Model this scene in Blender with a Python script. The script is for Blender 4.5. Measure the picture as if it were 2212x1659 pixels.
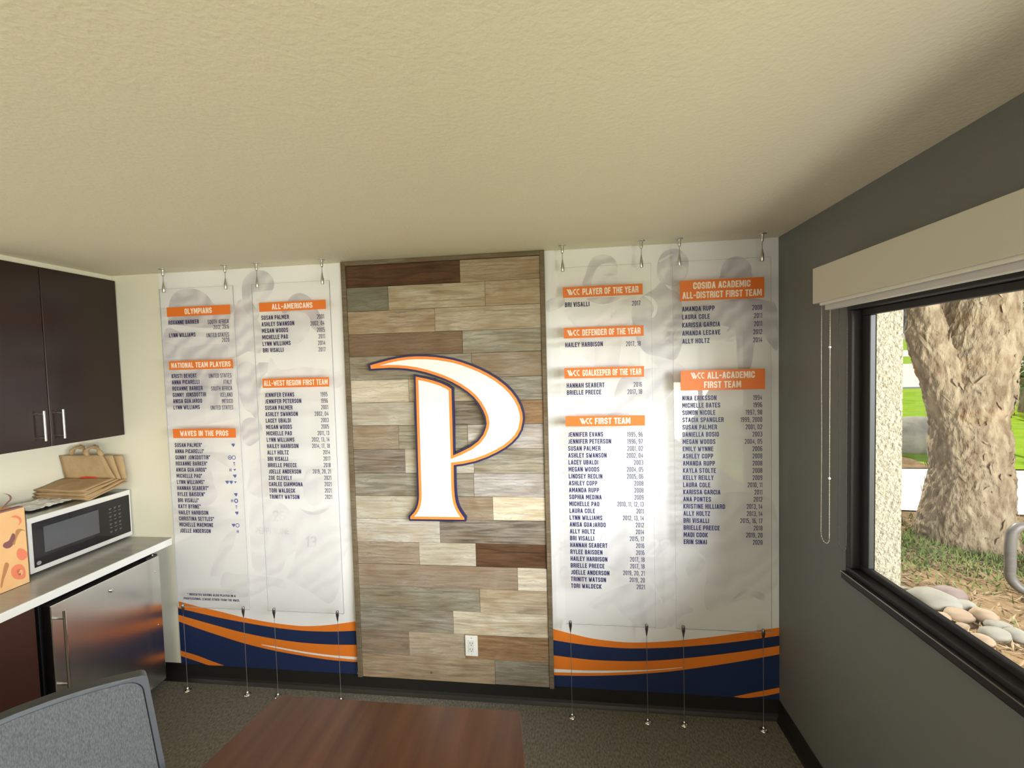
import bpy, bmesh, math, random
from mathutils import Vector, Matrix, noise

# ------------------------------------------------------------------ scene, camera, light
for o in list(bpy.data.objects):
    bpy.data.objects.remove(o)
SC = bpy.context.scene
COL = SC.collection
W, H = 2212.0, 1659.0
YAW, PITCH, ROLL = -0.1191, -0.0415, -0.0269
CAM = Vector((-1.061, -2.2819, 1.8447))
FPX = 931.39
cy, sy, cp, sp, cr, sr = math.cos(YAW), math.sin(YAW), math.cos(PITCH), math.sin(PITCH), math.cos(ROLL), math.sin(ROLL)
FW = Vector((sy * cp, cy * cp, sp))
RT0 = Vector((cy, -sy, 0))
UP0 = RT0.cross(FW)
RT = RT0 * cr + UP0 * sr
UP = UP0 * cr - RT0 * sr
cam_data = bpy.data.cameras.new('camera')
cam_data.sensor_width = 36.0
cam_data.lens = FPX / W * 36.0
cam_data.clip_start = 0.02
cam_data.clip_end = 400
cam = bpy.data.objects.new('camera', cam_data)
COL.objects.link(cam)
cam.matrix_world = Matrix(((RT.x, UP.x, -FW.x, CAM.x), (RT.y, UP.y, -FW.y, CAM.y), (RT.z, UP.z, -FW.z, CAM.z), (0, 0, 0, 1)))
SC.camera = cam

SC.view_settings.view_transform = 'Standard'
SC.view_settings.look = 'None'
SC.view_settings.exposure = 0.18
SC.view_settings.gamma = 1.0
SC.view_settings.use_curve_mapping = False
try:
    SC.cycles.max_bounces = 10
    SC.cycles.diffuse_bounces = 6
    SC.cycles.glossy_bounces = 4
    SC.cycles.transparent_max_bounces = 24
    SC.cycles.use_denoising = True
    SC.cycles.sample_clamp_indirect = 6.0
    SC.cycles.caustics_reflective = False
    SC.cycles.caustics_refractive = False
except Exception:
    pass

world = bpy.data.worlds.new('overcast_sky')
SC.world = world
world.use_nodes = True
bg = world.node_tree.nodes['Background']
bg.inputs[0].default_value = (0.93, 0.97, 1.0, 1)
bg.inputs[1].default_value = 0.30

def lamp(name, kind, loc, direction, energy, color=(1, 1, 1), size=None):
    d = bpy.data.lights.new(name, kind)
    d.energy = energy
    d.color = color
    if kind == 'AREA':
        d.shape = 'RECTANGLE'
        d.size, d.size_y = size
    if kind == 'SUN':
        d.angle = math.radians(3.0)
    o = bpy.data.objects.new(name, d)
    COL.objects.link(o)
    o.location = loc
    o.rotation_euler = Vector(direction).to_track_quat('-Z', 'Y').to_euler()
    return o

# sun stands beyond the far wall, almost parallel to the window wall, so it lights the ground but not the room
lamp('sun', 'SUN', (3, 20, 20), (0.05, -0.70, -0.71), 6.5, (1.0, 0.95, 0.85))
# added area light standing in for bright sky, shining in through the side windows
lamp('side_key_light', 'AREA', (4.25, -4.75, 2.9), (-0.68, 0.73, -0.22), 1450, (0.955, 0.975, 1.0), (4.4, 3.8))
# added fill lamps outside unseen openings: ceiling uplight, then rear fill
lamp('ceiling_uplight', 'AREA', (0.40, -4.35, 1.15), (-1, 0.15, 0.6), 165, (1.0, 0.94, 0.82), (1.8, 0.9))
lamp('rear_fill', 'AREA', (-1.9, -5.75, 1.5), (0, 1, -0.1), 22, (1.0, 0.98, 0.96), (2.8, 1.4))

# ------------------------------------------------------------------ helpers
def un(u, v, axis, val):
    d = RT * ((u - W / 2) / FPX) + UP * ((H / 2 - v) / FPX) + FW
    return CAM + d * ((val - CAM[axis]) / d[axis])

def S(r, g, b):
    def f(c):
        c /= 255.0
        return c / 12.92 if c <= 0.04045 else ((c + 0.055) / 1.055) ** 2.4
    return (f(r), f(g), f(b))

MATS = {}
def mat(name, color, rough=0.6, metal=0.0, spec=0.5, bump=None, var=None, emit=None):
    """var=(scale xyz, amount, second colour), bump=(scale xyz, strength, distance)"""
    if name in MATS:
        return MATS[name]
    m = bpy.data.materials.new(name)
    m.use_nodes = True
    nt = m.node_tree
    b = nt.nodes['Principled BSDF']
    b.inputs['Base Color'].default_value = (*color, 1)
    b.inputs['Roughness'].default_value = rough
    b.inputs['Metallic'].default_value = metal
    b.inputs['Specular IOR Level'].default_value = spec
    if var or bump:
        tc = nt.nodes.new('ShaderNodeTexCoord')
    def nz(scale, detail=4):
        mp = nt.nodes.new('ShaderNodeMapping')
        mp.inputs['Scale'].default_value = scale
        n = nt.nodes.new('ShaderNodeTexNoise')
        n.inputs['Scale'].default_value = 1.0
        n.inputs['Detail'].default_value = detail
        nt.links.new(tc.outputs['Object'], mp.inputs[0])
        nt.links.new(mp.outputs[0], n.inputs['Vector'])
        return n
    if var:
        n = nz(var[0])
        r = nt.nodes.new('ShaderNodeValToRGB')
        r.color_ramp.elements[0].position = 0.5 - var[1]
        r.color_ramp.elements[1].position = 0.5 + var[1]
        r.color_ramp.elements[0].color = (*color, 1)
        r.color_ramp.elements[1].color = (*var[2], 1)
        nt.links.new(n.outputs['Fac'], r.inputs[0])
        nt.links.new(r.outputs[0], b.inputs['Base Color'])
    if bump:
        n = nz(bump[0], 3)
        bp = nt.nodes.new('ShaderNodeBump')
        bp.inputs['Strength'].default_value = bump[1]
        bp.inputs['Distance'].default_value = bump[2]
        nt.links.new(n.outputs['Fac'], bp.inputs['Height'])
        nt.links.new(bp.outputs[0], b.inputs['Normal'])
    MATS[name] = m
    return m

def thin_glass(name, tint=(1, 1, 1), ior=1.5, rough=0.0, boost=1.0):
    m = bpy.data.materials.new(name)
    m.use_nodes = True
    nt = m.node_tree
    nt.nodes.clear()
    out = nt.nodes.new('ShaderNodeOutputMaterial')
    mix = nt.nodes.new('ShaderNodeMixShader')
    tr = nt.nodes.new('ShaderNodeBsdfTransparent')
    tr.inputs[0].default_value = (*tint, 1)
    gl = nt.nodes.new('ShaderNodeBsdfGlossy')
    gl.inputs['Roughness'].default_value = rough
    fr = nt.nodes.new('ShaderNodeFresnel')
    ge = nt.nodes.new('ShaderNodeNewGeometry')
    mr = nt.nodes.new('ShaderNodeMapRange')
    mr.inputs[3].default_value = ior
    mr.inputs[4].default_value = 1.0 / ior
    nt.links.new(ge.outputs['Backfacing'], mr.inputs[0])
    nt.links.new(mr.outputs[0], fr.inputs[0])
    mul = nt.nodes.new('ShaderNodeMath')
    mul.operation = 'MULTIPLY'
    mul.inputs[1].default_value = boost
    nt.links.new(fr.outputs[0], mul.inputs[0])
    nt.links.new(mul.outputs[0], mix.inputs[0])
    nt.links.new(tr.outputs[0], mix.inputs[1])
    nt.links.new(gl.outputs[0], mix.inputs[2])
    nt.links.new(mix.outputs[0], out.inputs[0])
    MATS[name] = m
    return m

def put(o, parent=None):
    COL.objects.link(o)
    if parent is not None:
        o.parent = parent
        root = parent
        while root.parent:
            root = root.parent
        if parent is root and root.type == 'EMPTY':
            o.matrix_parent_inverse = Matrix.Translation(-Vector(root['base']))
    return o

def thing(name, loc, label, cat, group=None):
    o = bpy.data.objects.new(name, None)
    o.empty_display_size = 0.05
    o.location = loc
    COL.objects.link(o)
    o['base'] = [float(c) for c in loc]
    o['label'] = label
    o['category'] = cat
    if group:
        o['group'] = group
    return o

def tag(o, label, cat, group=None):
    o['label'] = label
    o['category'] = cat
    if group:
        o['group'] = group
    return o

def struct(o):
    o['kind'] = 'structure'
    return o

class MB:
    def __init__(s):
        s.v = []
        s.f = []
        s.mi = []
    def add(s, vs, fs, mi=0):
        n = len(s.v)
        s.v += [tuple(p) for p in vs]
        s.f += [tuple(i + n for i in f) for f in fs]
        s.mi += [mi] * len(fs)
        return s
    def box(s, x0, x1, y0, y1, z0, z1, mi=0):
        return s.add([(x0, y0, z0), (x1, y0, z0), (x1, y1, z0), (x0, y1, z0), (x0, y0, z1), (x1, y0, z1), (x1, y1, z1), (x0, y1, z1)],
                     [(0, 3, 2, 1), (4, 5, 6, 7), (0, 1, 5, 4), (1, 2, 6, 5), (2, 3, 7, 6), (3, 0, 4, 7)], mi)
    def tube(s, pts, r, n=10, cap=True, mi=0):
        pts = [Vector(p) for p in pts]
        rs = r if isinstance(r, (list, tuple)) else [r] * len(pts)
        prev = None
        vs, fs = [], []
        for i, p in enumerate(pts):
            d = (pts[min(i + 1, len(pts) - 1)] - pts[max(i - 1, 0)])
            d = d.normalized() if d.length > 1e-9 else Vector((0, 0, 1))
            if prev is None:
                a = d.orthogonal().normalized()
            else:
                a = (prev - d * prev.dot(d))
                a = a.normalized() if a.length > 1e-6 else d.orthogonal().normalized()
            prev = a
            b = d.cross(a)
            for k in range(n):
                t = 2 * math.pi * k / n
                vs.append(p + (a * math.cos(t) + b * math.sin(t)) * rs[i])
        for i in range(len(pts) - 1):
            for k in range(n):
                fs.append((i * n + k, i * n + (k + 1) % n, (i + 1) * n + (k + 1) % n, (i + 1) * n + k))
        if cap:
            b0 = len(vs)
            vs += vs[:n] + vs[(len(pts) - 1) * n:len(pts) * n]
            fs.append(tuple(b0 + k for k in range(n))[::-1])
            fs.append(tuple(b0 + n + k for k in range(n)))
        return s.add(vs, fs, mi)
    def ball(s, c, r, nu=10, nv=6, mi=0):
        rx, ry, rz = r if isinstance(r, (list, tuple)) else (r, r, r)
        vs, fs = [(c[0], c[1], c[2] + rz)], []
        for j in range(1, nv):
            a = math.pi * j / nv
            for k in range(nu):
                t = 2 * math.pi * k / nu
                vs.append((c[0] + rx * math.sin(a) * math.cos(t), c[1] + ry * math.sin(a) * math.sin(t), c[2] + rz * math.cos(a)))
        vs.append((c[0], c[1], c[2] - rz))
        last = len(vs) - 1
        for k in range(nu):
            fs.append((0, 1 + k, 1 + (k + 1) % nu))
            fs.append((last, 1 + (nv - 2) * nu + (k + 1) % nu, 1 + (nv - 2) * nu + k))
        for j in range(nv - 2):
            for k in range(nu):
                fs.append((1 + j * nu + k, 1 + (j + 1) * nu + k, 1 + (j + 1) * nu + (k + 1) % nu, 1 + j * nu + (k + 1) % nu))
        return s.add(vs, fs, mi)
    def prism(s, pts, vec, mi=0):
        """closed polygon pts extruded along vec"""
        n = len(pts)
        vec = Vector(vec)
        a = [Vector(p) for p in pts]
        b = [p + vec for p in a]
        return s.add(a + b, [tuple(range(n)), tuple(range(2 * n - 1, n - 1, -1))] + [(i, (i + 1) % n, n + (i + 1) % n, n + i) for i in range(n)], mi)
    def grid(s, fn, nu, nv, mi=0):
        vs = [fn(i / nu, j / nv) for j in range(nv + 1) for i in range(nu + 1)]
        fs = [(j * (nu + 1) + i, j * (nu + 1) + i + 1, (j + 1) * (nu + 1) + i + 1, (j + 1) * (nu + 1) + i) for j in range(nv) for i in range(nu)]
        return s.add(vs, fs, mi)
    def build(s, name, m, parent=None, smooth=False, bevel=0.0, seg=2, fix=True):
        me = bpy.data.meshes.new(name)
        me.from_pydata([tuple(v) for v in s.v], [], s.f)
        ms = m if isinstance(m, (list, tuple)) else [m]
        for x in ms:
            me.materials.append(x)
        if len(ms) > 1:
            me.polygons.foreach_set('material_index', s.mi)
        if bevel > 0 or fix:
            bm = bmesh.new()
            bm.from_mesh(me)
            if bevel > 0:
                bmesh.ops.recalc_face_normals(bm, faces=bm.faces)
                ed = [e for e in bm.edges if len(e.link_faces) == 2 and e.calc_face_angle(0) > 0.6]
                bmesh.ops.bevel(bm, geom=ed, offset=bevel, segments=seg, affect='EDGES', profile=0.5)
            bmesh.ops.recalc_face_normals(bm, faces=bm.faces)
            bm.to_mesh(me)
            bm.free()
        if smooth:
            me.polygons.foreach_set('use_smooth', [len(p.vertices) <= 4 for p in me.polygons])
        me.update()
        o = bpy.data.objects.new(name, me)
        return put(o, parent)

def smooth_curve(pts, n=6, closed=False):
    P = [Vector(p) for p in pts]
    out = []
    N = len(P)
    rng = range(N) if closed else range(N - 1)
    for i in rng:
        p0 = P[(i - 1) % N] if closed or i > 0 else P[0]
        p1 = P[i]
        p2 = P[(i + 1) % N]
        p3 = P[(i + 2) % N] if closed or i + 2 < N else P[-1]
        for k in range(n):
            t = k / n
            out.append(0.5 * ((2 * p1) + (p2 - p0) * t + (2 * p0 - 5 * p1 + 4 * p2 - p3) * t * t + (3 * p1 - p0 - 3 * p2 + p3) * t ** 3))
    if not closed:
        out.append(P[-1])
    return out

# ------------------------------------------------------------------ materials
M_wall = mat('cream_wall_paint', (0.80, 0.77, 0.64), 0.7, bump=((160, 160, 160), 0.15, 0.002))
M_ceil = mat('orange_peel_ceiling', (0.86, 0.80, 0.64), 0.8, bump=((85, 85, 85), 0.34, 0.005))
M_grey = mat('grey_wall_paint', (0.16, 0.167, 0.162), 0.6, bump=((170, 170, 170), 0.2, 0.002))
M_carpet = mat('dark_carpet', (0.10, 0.092, 0.076), 0.95, spec=0.1, var=((130, 60, 130), 0.25, (0.29, 0.268, 0.222)), bump=((320, 160, 320), 0.7, 0.005))
M_base = mat('black_vinyl_base', (0.012, 0.011, 0.010), 0.45)
M_white = mat('mural_white', (0.85, 0.85, 0.87), 0.55)
M_orange = mat('print_orange', S(236, 128, 38), 0.5)
M_navy = mat('print_navy', S(24, 42, 84), 0.5)
M_pwhite = mat('print_white', (0.86, 0.86, 0.86), 0.5)
M_hdr = mat('header_orange', S(224, 114, 34), 0.45)
M_hdrtxt = mat('header_lettering', (0.85, 0.72, 0.62), 0.5)
M_txt = mat('navy_lettering', S(26, 26, 84), 0.5)
M_txt2 = mat('thin_navy_lettering', S(40, 40, 84), 0.5)
M_icon = mat('badge_blue', S(84, 96, 158), 0.5)
M_steel = mat('satin_steel', (0.62, 0.60, 0.56), 0.28, 1.0)
M_chrome = mat('polished_chrome', (0.8, 0.79, 0.76), 0.12, 1.0)
M_dsteel = mat('dark_nickel', (0.30, 0.28, 0.27), 0.3, 1.0)
M_espresso = mat('espresso_laminate', S(44, 26, 22), 0.26, var=((3, 60, 3), 0.3, S(36, 21, 18)))
M_black = mat('black_plastic', (0.012, 0.012, 0.013), 0.35)
M_bframe = mat('black_aluminium', (0.014, 0.013, 0.014), 0.5)
M_plastic = mat('white_plastic', (0.82, 0.82, 0.80), 0.35)
M_shade = mat('shade_fascia', (0.58, 0.55, 0.47), 0.5)
M_acryl = thin_glass('clear_acrylic', (1.0, 1.0, 1.0), 1.34)
M_acedge = mat('acrylic_edge', (0.42, 0.43, 0.46), 0.12, spec=0.8)
M_glass = thin_glass('window_glass', (0.97, 0.98, 0.97), 1.25)

def wood_mat():
    m = bpy.data.materials.new('weathered_plank')
    m.use_nodes = True
    nt = m.node_tree
    N, L = nt.nodes, nt.links
    b = N['Principled BSDF']
    b.inputs['Roughness'].default_value = 0.75
    b.inputs['Specular IOR Level'].default_value = 0.25
    oi = N.new('ShaderNodeObjectInfo')
    tc = N.new('ShaderNodeTexCoord')
    add = N.new('ShaderNodeVectorMath')
    add.operation = 'ADD'
    sc = N.new('ShaderNodeVectorMath')
    sc.operation = 'SCALE'
    sc.inputs[0].default_value = (37.0, 11.0, 53.0)
    L.new(oi.outputs['Random'], sc.inputs['Scale'])
    L.new(tc.outputs['Object'], add.inputs[0])
    L.new(sc.outputs[0], add.inputs[1])
    def noise_n(scale, detail, dist):
        mp = N.new('ShaderNodeMapping')
        mp.inputs['Scale'].default_value = scale
        n = N.new('ShaderNodeTexNoise')
        n.inputs['Scale'].default_value = 1
        n.inputs['Detail'].default_value = detail
        n.inputs['Distortion'].default_value = dist
        L.new(add.outputs[0], mp.inputs[0])
        L.new(mp.outputs[0], n.inputs['Vector'])
        return n
    g1 = noise_n((2.6, 3, 34), 6, 1.8)
    g2 = noise_n((5, 5, 12), 4, 0.8)
    g3 = noise_n((8, 9, 120), 3, 0.6)
    def ramp(src, p0, p1, c0, c1):
        r = N.new('ShaderNodeValToRGB')
        r.color_ramp.elements[0].position = p0
        r.color_ramp.elements[1].position = p1
        r.color_ramp.elements[0].color = (*c0, 1)
        r.color_ramp.elements[1].color = (*c1, 1)
        L.new(src.outputs['Fac'], r.inputs[0])
        return r
    def mul(a, bb):
        x = N.new('ShaderNodeMix')
        x.data_type = 'RGBA'
        x.blend_type = 'MULTIPLY'
        x.inputs[0].default_value = 1.0
        L.new(a, x.inputs[6])
        L.new(bb, x.inputs[7])
        return x.outputs[2]
    r1 = ramp(g1, 0.34, 0.60, (0.42, 0.40, 0.38), (1.12, 1.12, 1.12))
    r2 = ramp(g2, 0.30, 0.70, (0.84, 0.74, 0.62), (1.14, 1.16, 1.20))
    r3 = ramp(g3, 0.34, 0.50, (0.84, 0.83, 0.81), (1.0, 1.0, 1.0))
    soft = N.new('ShaderNodeMix')
    soft.data_type = 'RGBA'
    L.new(oi.outputs['Alpha'], soft.inputs[0])
    soft.inputs[6].default_value = (1, 1, 1, 1)
    L.new(r1.outputs[0], soft.inputs[7])
    mp = N.new('ShaderNodeMapping')
    mp.inputs['Scale'].default_value = (0.55, 1, 1)
    wv = N.new('ShaderNodeTexWave')
    wv.bands_direction = 'Z'
    wv.inputs['Scale'].default_value = 16
    wv.inputs['Distortion'].default_value = 9
    wv.inputs['Detail'].default_value = 3
    wv.inputs['Detail Scale'].default_value = 1.4
    L.new(add.outputs[0], mp.inputs[0])
    L.new(mp.outputs[0], wv.inputs['Vector'])
    r4 = ramp(wv, 0.0, 0.22, (0.77, 0.74, 0.70), (1.0, 1.0, 1.0))
    s4 = N.new('ShaderNodeMix')
    s4.data_type = 'RGBA'
    L.new(ramp(g2, 0.42, 0.62, (0.1, 0.1, 0.1), (0.85, 0.85, 0.85)).outputs[0], s4.inputs[0])
    s4.inputs[6].default_value = (1, 1, 1, 1)
    L.new(r4.outputs[0], s4.inputs[7])
    c = mul(mul(mul(mul(oi.outputs['Color'], soft.outputs[2]), r2.outputs[0]), r3.outputs[0]), s4.outputs[2])
    L.new(c, b.inputs['Base Color'])
    bp = N.new('ShaderNodeBump')
    bp.inputs['Strength'].default_value = 0.5
    bp.inputs['Distance'].default_value = 0.004
    L.new(g1.outputs['Fac'], bp.inputs['Height'])
    L.new(bp.outputs[0], b.inputs['Normal'])
    return m
M_plank = wood_mat()

# ------------------------------------------------------------------ room shell
HC = 2.44
XL = -4.02
YB = -5.6
W1 = (-3.40, -0.534, 1.035, 2.035)
W2 = (-5.2, -3.52, 0.6, 2.035)
o = struct(MB().box(XL, 0, YB, 0, -0.12, 0).build('floor', M_carpet))
o = struct(MB().box(XL - .12, 0.12, YB - .12, 0.12, HC, HC + 0.12).build('ceiling', M_ceil))
o = struct(MB().box(XL - .12, 0.12, 0, 0.12, -0.4, HC).build('wall_back', M_wall))
o = struct(MB().box(XL - .12, XL, YB, 0, -0.12, HC).build('wall_left', M_wall))
m = MB()
m.box(0, .12, YB, W2[0], -.4, HC).box(0, .12, W2[1], W1[0], -.4, HC).box(0, .12, W1[1], 0, -.4, HC)
for w in (W1, W2):
    m.box(0, .12, w[0], w[1], -.4, w[2] - .045).box(0, .12, w[0], w[1], w[3], HC)
struct(m.build('wall_right', M_grey))
m = MB().box(XL, -3.4, YB - .12, YB, -.12, HC).box(-.4, 0, YB - .12, YB, -.12, HC).box(-3.4, -.4, YB - .12, YB, -.12, .7).box(-3.4, -.4, YB - .12, YB, 2.25, HC)
struct(m.build('wall_front', M_wall))

def baseboard(name, a, b, nrm):
    """cove base: profile swept from a to b, nrm points into the room"""
    prof = [(0, 0), (0.022, 0), (0.016, 0.006), (0.009, 0.016), (0.005, 0.03), (0.004, 0.1), (0, 0.1016)]
    a, b, nrm = Vector(a), Vector(b), Vector(nrm)
    pts = [a + nrm * d + Vector((0, 0, z)) for d, z in prof]
    return struct(MB().prism(pts, b - a).build(name, M_base, smooth=False))
baseboard('baseboard_back', (-3.98, 0, 0), (0, 0, 0), (0, -1, 0))
baseboard('baseboard_right', (0, YB, 0), (0, -0.0045, 0), (-1, 0, 0))

# ------------------------------------------------------------------ main window, frame and glass
def window_unit(name, w, mull):
    y0, y1, z0, z1 = w
    fr = MB()
    t = 0.04
    # trim flange standing a little proud of the wall, then the deeper sash frame
    x0, x1 = -0.012, 0.044
    fr.box(x0, x1, y0, y1, z0 - 0.044, z0 + 0.018).box(x0, x1, y0, y1, z1 - 0.018, z1 + 0.004)
    fr.box(x0, x1, y0, y0 + 0.03, z0 + 0.018, z1 - 0.018).box(x0, x1, y1 - 0.03, y1, z0 + 0.018, z1 - 0.018)
    root = thing(name, (0.05, (y0 + y1) / 2, z0), '', 'window')
    del root['label'], root['category']
    struct(root)
    fr.build('window_frame', M_bframe, root, bevel=0.004)
    s = MB()
    sx0, sx1 = 0.02, 0.04
    a, b, c, d = y0 + 0.03, y1 - 0.03, z0 + 0.018, z1 - 0.018
    s.box(sx0, sx1, a, b, c, c + 0.022).box(sx0, sx1, a, b, d - 0.024, d)
    for (p, q) in ((a, a + .042), (b - .046, b)):
        s.box(sx0, sx1, p, q, c + .022, d - .024)
    for q in mull:
        s.box(sx0, sx1, q - .03, q + .03, c + .022, d - .024)
    s.build('sash', M_bframe, root, bevel=0.003)
    cuts = [a + .05] + sorted(mull) + [b - .05]
    for p, q in zip(cuts[:-1], cuts[1:]):
        MB().box(.034, .037, p - .02, q + .02, c + .015, d - .015).build('window_pane', M_glass, root)
    return root
wr = window_unit('window_1', W1, [-1.5, -2.45])
MB().box(-.027, -.0125, W1[0] - .01, W1[1], W1[2] - .030, W1[2] - .001).build('window_sill', M_bframe, wr, bevel=.003)
MB().box(-.0285, -.026, W1[0] - .01, W1[1], W1[2] - .0045, W1[2] - .0015).build('sill_highlight', mat('highlight_metal', (0.5, 0.48, 0.44), 0.3, 1.0), wr)  # pale metal strip puts the sill's highlight line into the colour
wr.name = 'window_1'
window_unit('added_window', W2, [-4.36])  # unseen window, added to let the ceiling uplight in

# ------------------------------------------------------------------ block lettering (stroked capitals)
GL = {
 'A': (1.05, [[(0, 0), (.42, 1), (.58, 1), (1, 0)], [(.2, .28), (.8, .28)]]),
 'B': (1, [[(0, 0), (0, 1), (.75, 1), (1, .87), (1, .64), (.8, .53), (.2, .53)], [(.2, .51), (.8, .51), (1, .4), (1, .13), (.75, 0), (.12, 0)]]),
 'C': (1, [[(1, .62), (1, .86), (.75, 1), (.25, 1), (0, .86), (0, .14), (.25, 0), (.75, 0), (1, .14), (1, .38)]]),
 'D': (1, [[(0, 0), (0, 1), (.7, 1), (1, .85), (1, .15), (.7, 0), (0, 0)]]),
 'E': (.82, [[(1, 1), (0, 1), (0, 0), (1, 0)], [(0, .52), (.8, .52)]]),
 'F': (.8, [[(1, 1), (0, 1), (0, 0)], [(0, .5), (.8, .5)]]),
 'G': (1, [[(1, .72), (1, .86), (.75, 1), (.25, 1), (0, .86), (0, .14), (.25, 0), (.9, 0), (1, .06), (1, .42), (.5, .42)]]),
 'H': (1, [[(0, 0), (0, 1)], [(1, 0), (1, 1)], [(0, .5), (1, .5)]]),
 'I': (0, [[(0, 0), (0, 1)]]),
 'J': (.7, [[(1, 1), (1, .15), (.75, 0), (0, 0)]]),
 'K': (1.02, [[(0, 0), (0, 1)], [(1, 1), (.25, .52), (1, 0)], [(0, .5), (.3, .5)]]),
 'L': (.78, [[(0, 1), (0, 0), (1, 0)]]),
 'M': (1.5, [[(0, 0), (0, 1), (.12, 1), (.5, .25), (.88, 1), (1, 1), (1, 0)]]),
 'N': (1.08, [[(0, 0), (0, 1), (.1, 1), (.9, 0), (1, 0), (1, 1)]]),
 'O': (1, [[(.25, 0), (0, .14), (0, .86), (.25, 1), (.75, 1), (1, .86), (1, .14), (.75, 0), (.25, 0)]]),
 'P': (.95, [[(0, 0), (0, 1), (.75, 1), (1, .87), (1, .55), (.75, .42), (0, .42)]]),
 'Q': (1, [[(.25, 0), (0, .14), (0, .86), (.25, 1), (.75, 1), (1, .86), (1, .14), (.75, 0), (.25, 0)], [(.6, .25), (1, -.05)]]),
 'R': (1, [[(0, 0), (0, 1), (.75, 1), (1, .87), (1, .6), (.75, .48), (0, .48)], [(.7, .48), (1, .3), (1, 0)]]),
 'S': (.98, [[(1, .74), (1, .87), (.75, 1), (.25, 1), (0, .87), (0, .66), (.2, .54), (.8, .46), (1, .34), (1, .13), (.75, 0), (.25, 0), (0, .13), (0, .26)]]),
 'T': (.9, [[(0, 1), (1, 1)], [(.5, 1), (.5, 0)]]),
 'U': (1, [[(0, 1), (0, .14), (.25, 0), (.75, 0), (1, .14), (1, 1)]]),
 'V': (1.05, [[(0, 1), (.42, 0), (.58, 0), (1, 1)]]),
 'W': (1.6, [[(0, 1), (.22, 0), (.3, 0), (.5, .8), (.7, 0), (.78, 0), (1, 1)]]),
 'X': (1.05, [[(0, 0), (1, 1)], [(0, 1), (1, 0)]]),
 'Y': (1, [[(0, 1), (.5, .45), (1, 1)], [(.5, .45), (.5, 0)]]),
 'Z': (.9, [[(0, 1), (1, 1), (0, 0), (1, 0)]]),
 '0': (.95, [[(.25, 0), (0, .14), (0, .86), (.25, 1), (.75, 1), (1, .86), (1, .14), (.75, 0), (.25, 0)]]),
 '1': (.35, [[(0, .84), (1, 1), (1, 0)]]),
 '2': (.95, [[(0, .75), (0, .87), (.25, 1), (.75, 1), (1, .87), (1, .62), (0, 0), (1, 0)]]),
 '3': (.95, [[(0, .87), (.25, 1), (.75, 1), (1, .87), (1, .63), (.75, .52), (.4, .52)], [(.75, .52), (1, .4), (1, .13), (.75, 0), (.25, 0), (0, .13)]]),
 '4': (1, [[(.75, 0), (.75, 1), (0, .3), (1, .3)]]),
 '5': (.95, [[(1, 1), (0, 1), (0, .56), (.75, .6), (1, .46), (1, .14), (.75, 0), (.25, 0), (0, .14)]]),
 '6': (.95, [[(1, .87), (.75, 1), (.25, 1), (0, .86), (0, .14), (.25, 0), (.75, 0), (1, .14), (1, .44), (.75, .57), (0, .55)]]),
 '7': (.9, [[(0, 1), (1, 1), (.4, 0)]]),
 '8': (.95, [[(.25, .52), (0, .64), (0, .87), (.25, 1), (.75, 1), (1, .87), (1, .64), (.75, .52), (.25, .52)], [(.25, .51), (0, .4), (0, .13), (.25, 0), (.75, 0), (1, .13), (1, .4), (.75, .51), (.25, .51)]]),
 '9': (.95, [[(0, .13), (.25, 0), (.75, 0), (1, .14), (1, .86), (.75, 1), (.25, 1), (0, .86), (0, .56), (.25, .43), (1, .45)]]),
 ',': (0, [[(.0, .02), (-.05, -.16)]]),
 '-': (.5, [[(0, .45), (1, .45)]]),
 '*': (.35, [[(0, .82), (1, .98)], [(0, .98), (1, .82)]]),
}
def stroke(mb, pts, t, place, closed=False, cap=True):
    P = [Vector(p) for p in pts]
    n = len(P)
    if n < 2:
        return
    closed = closed or (P[0] - P[-1]).length < 1e-6
    if closed:
        P = P[:-1]
        n -= 1
    elif cap:
        d0 = (P[0] - P[1]).normalized()
        d1 = (P[-1] - P[-2]).normalized()
        P[0] = P[0] + d0 * t / 2
        P[-1] = P[-1] + d1 * t / 2
    lft, rgt = [], []
    for i in range(n):
        a = P[i - 1] if (closed or i > 0) else None
        c = P[(i + 1) % n] if (closed or i < n - 1) else None
        if a is None:
            d = (c - P[i]).normalized()
            nn = Vector((-d.y, d.x)) * t / 2
        elif c is None:
            d = (P[i] - a).normalized()
            nn = Vector((-d.y, d.x)) * t / 2
        else:
            d1 = (P[i] - a).normalized()
            d2 = (c - P[i]).normalized()
            n1 = Vector((-d1.y, d1.x))
            n2 = Vector((-d2.y, d2.x))
            mm = n1 + n2
            if mm.length < 1e-4:
                nn = n1 * t / 2
            else:
                mm.normalize()
                nn = mm * (t / 2) / max(mm.dot(n1), 0.45)
        lft.append(P[i] + nn)
        rgt.append(P[i] - nn)
    k = n if closed else n - 1
    for i in range(k):
        j = (i + 1) % n
        q = [Vector(place(p)) for p in (lft[i], lft[j], rgt[j], rgt[i])]
        mb.add([(v.x, v.y - i * 3e-6, v.z) for v in q], [(0, 1, 2, 3)])

def text_width(s, h, wid, t, gap):
    x = 0
    for ch in s:
        if ch == ' ':
            x += wid * 0.42 * h + gap * h
            continue
        x += (GL[ch][0] * (wid - t) + t) * h + gap * h
    return x - gap * h

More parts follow.
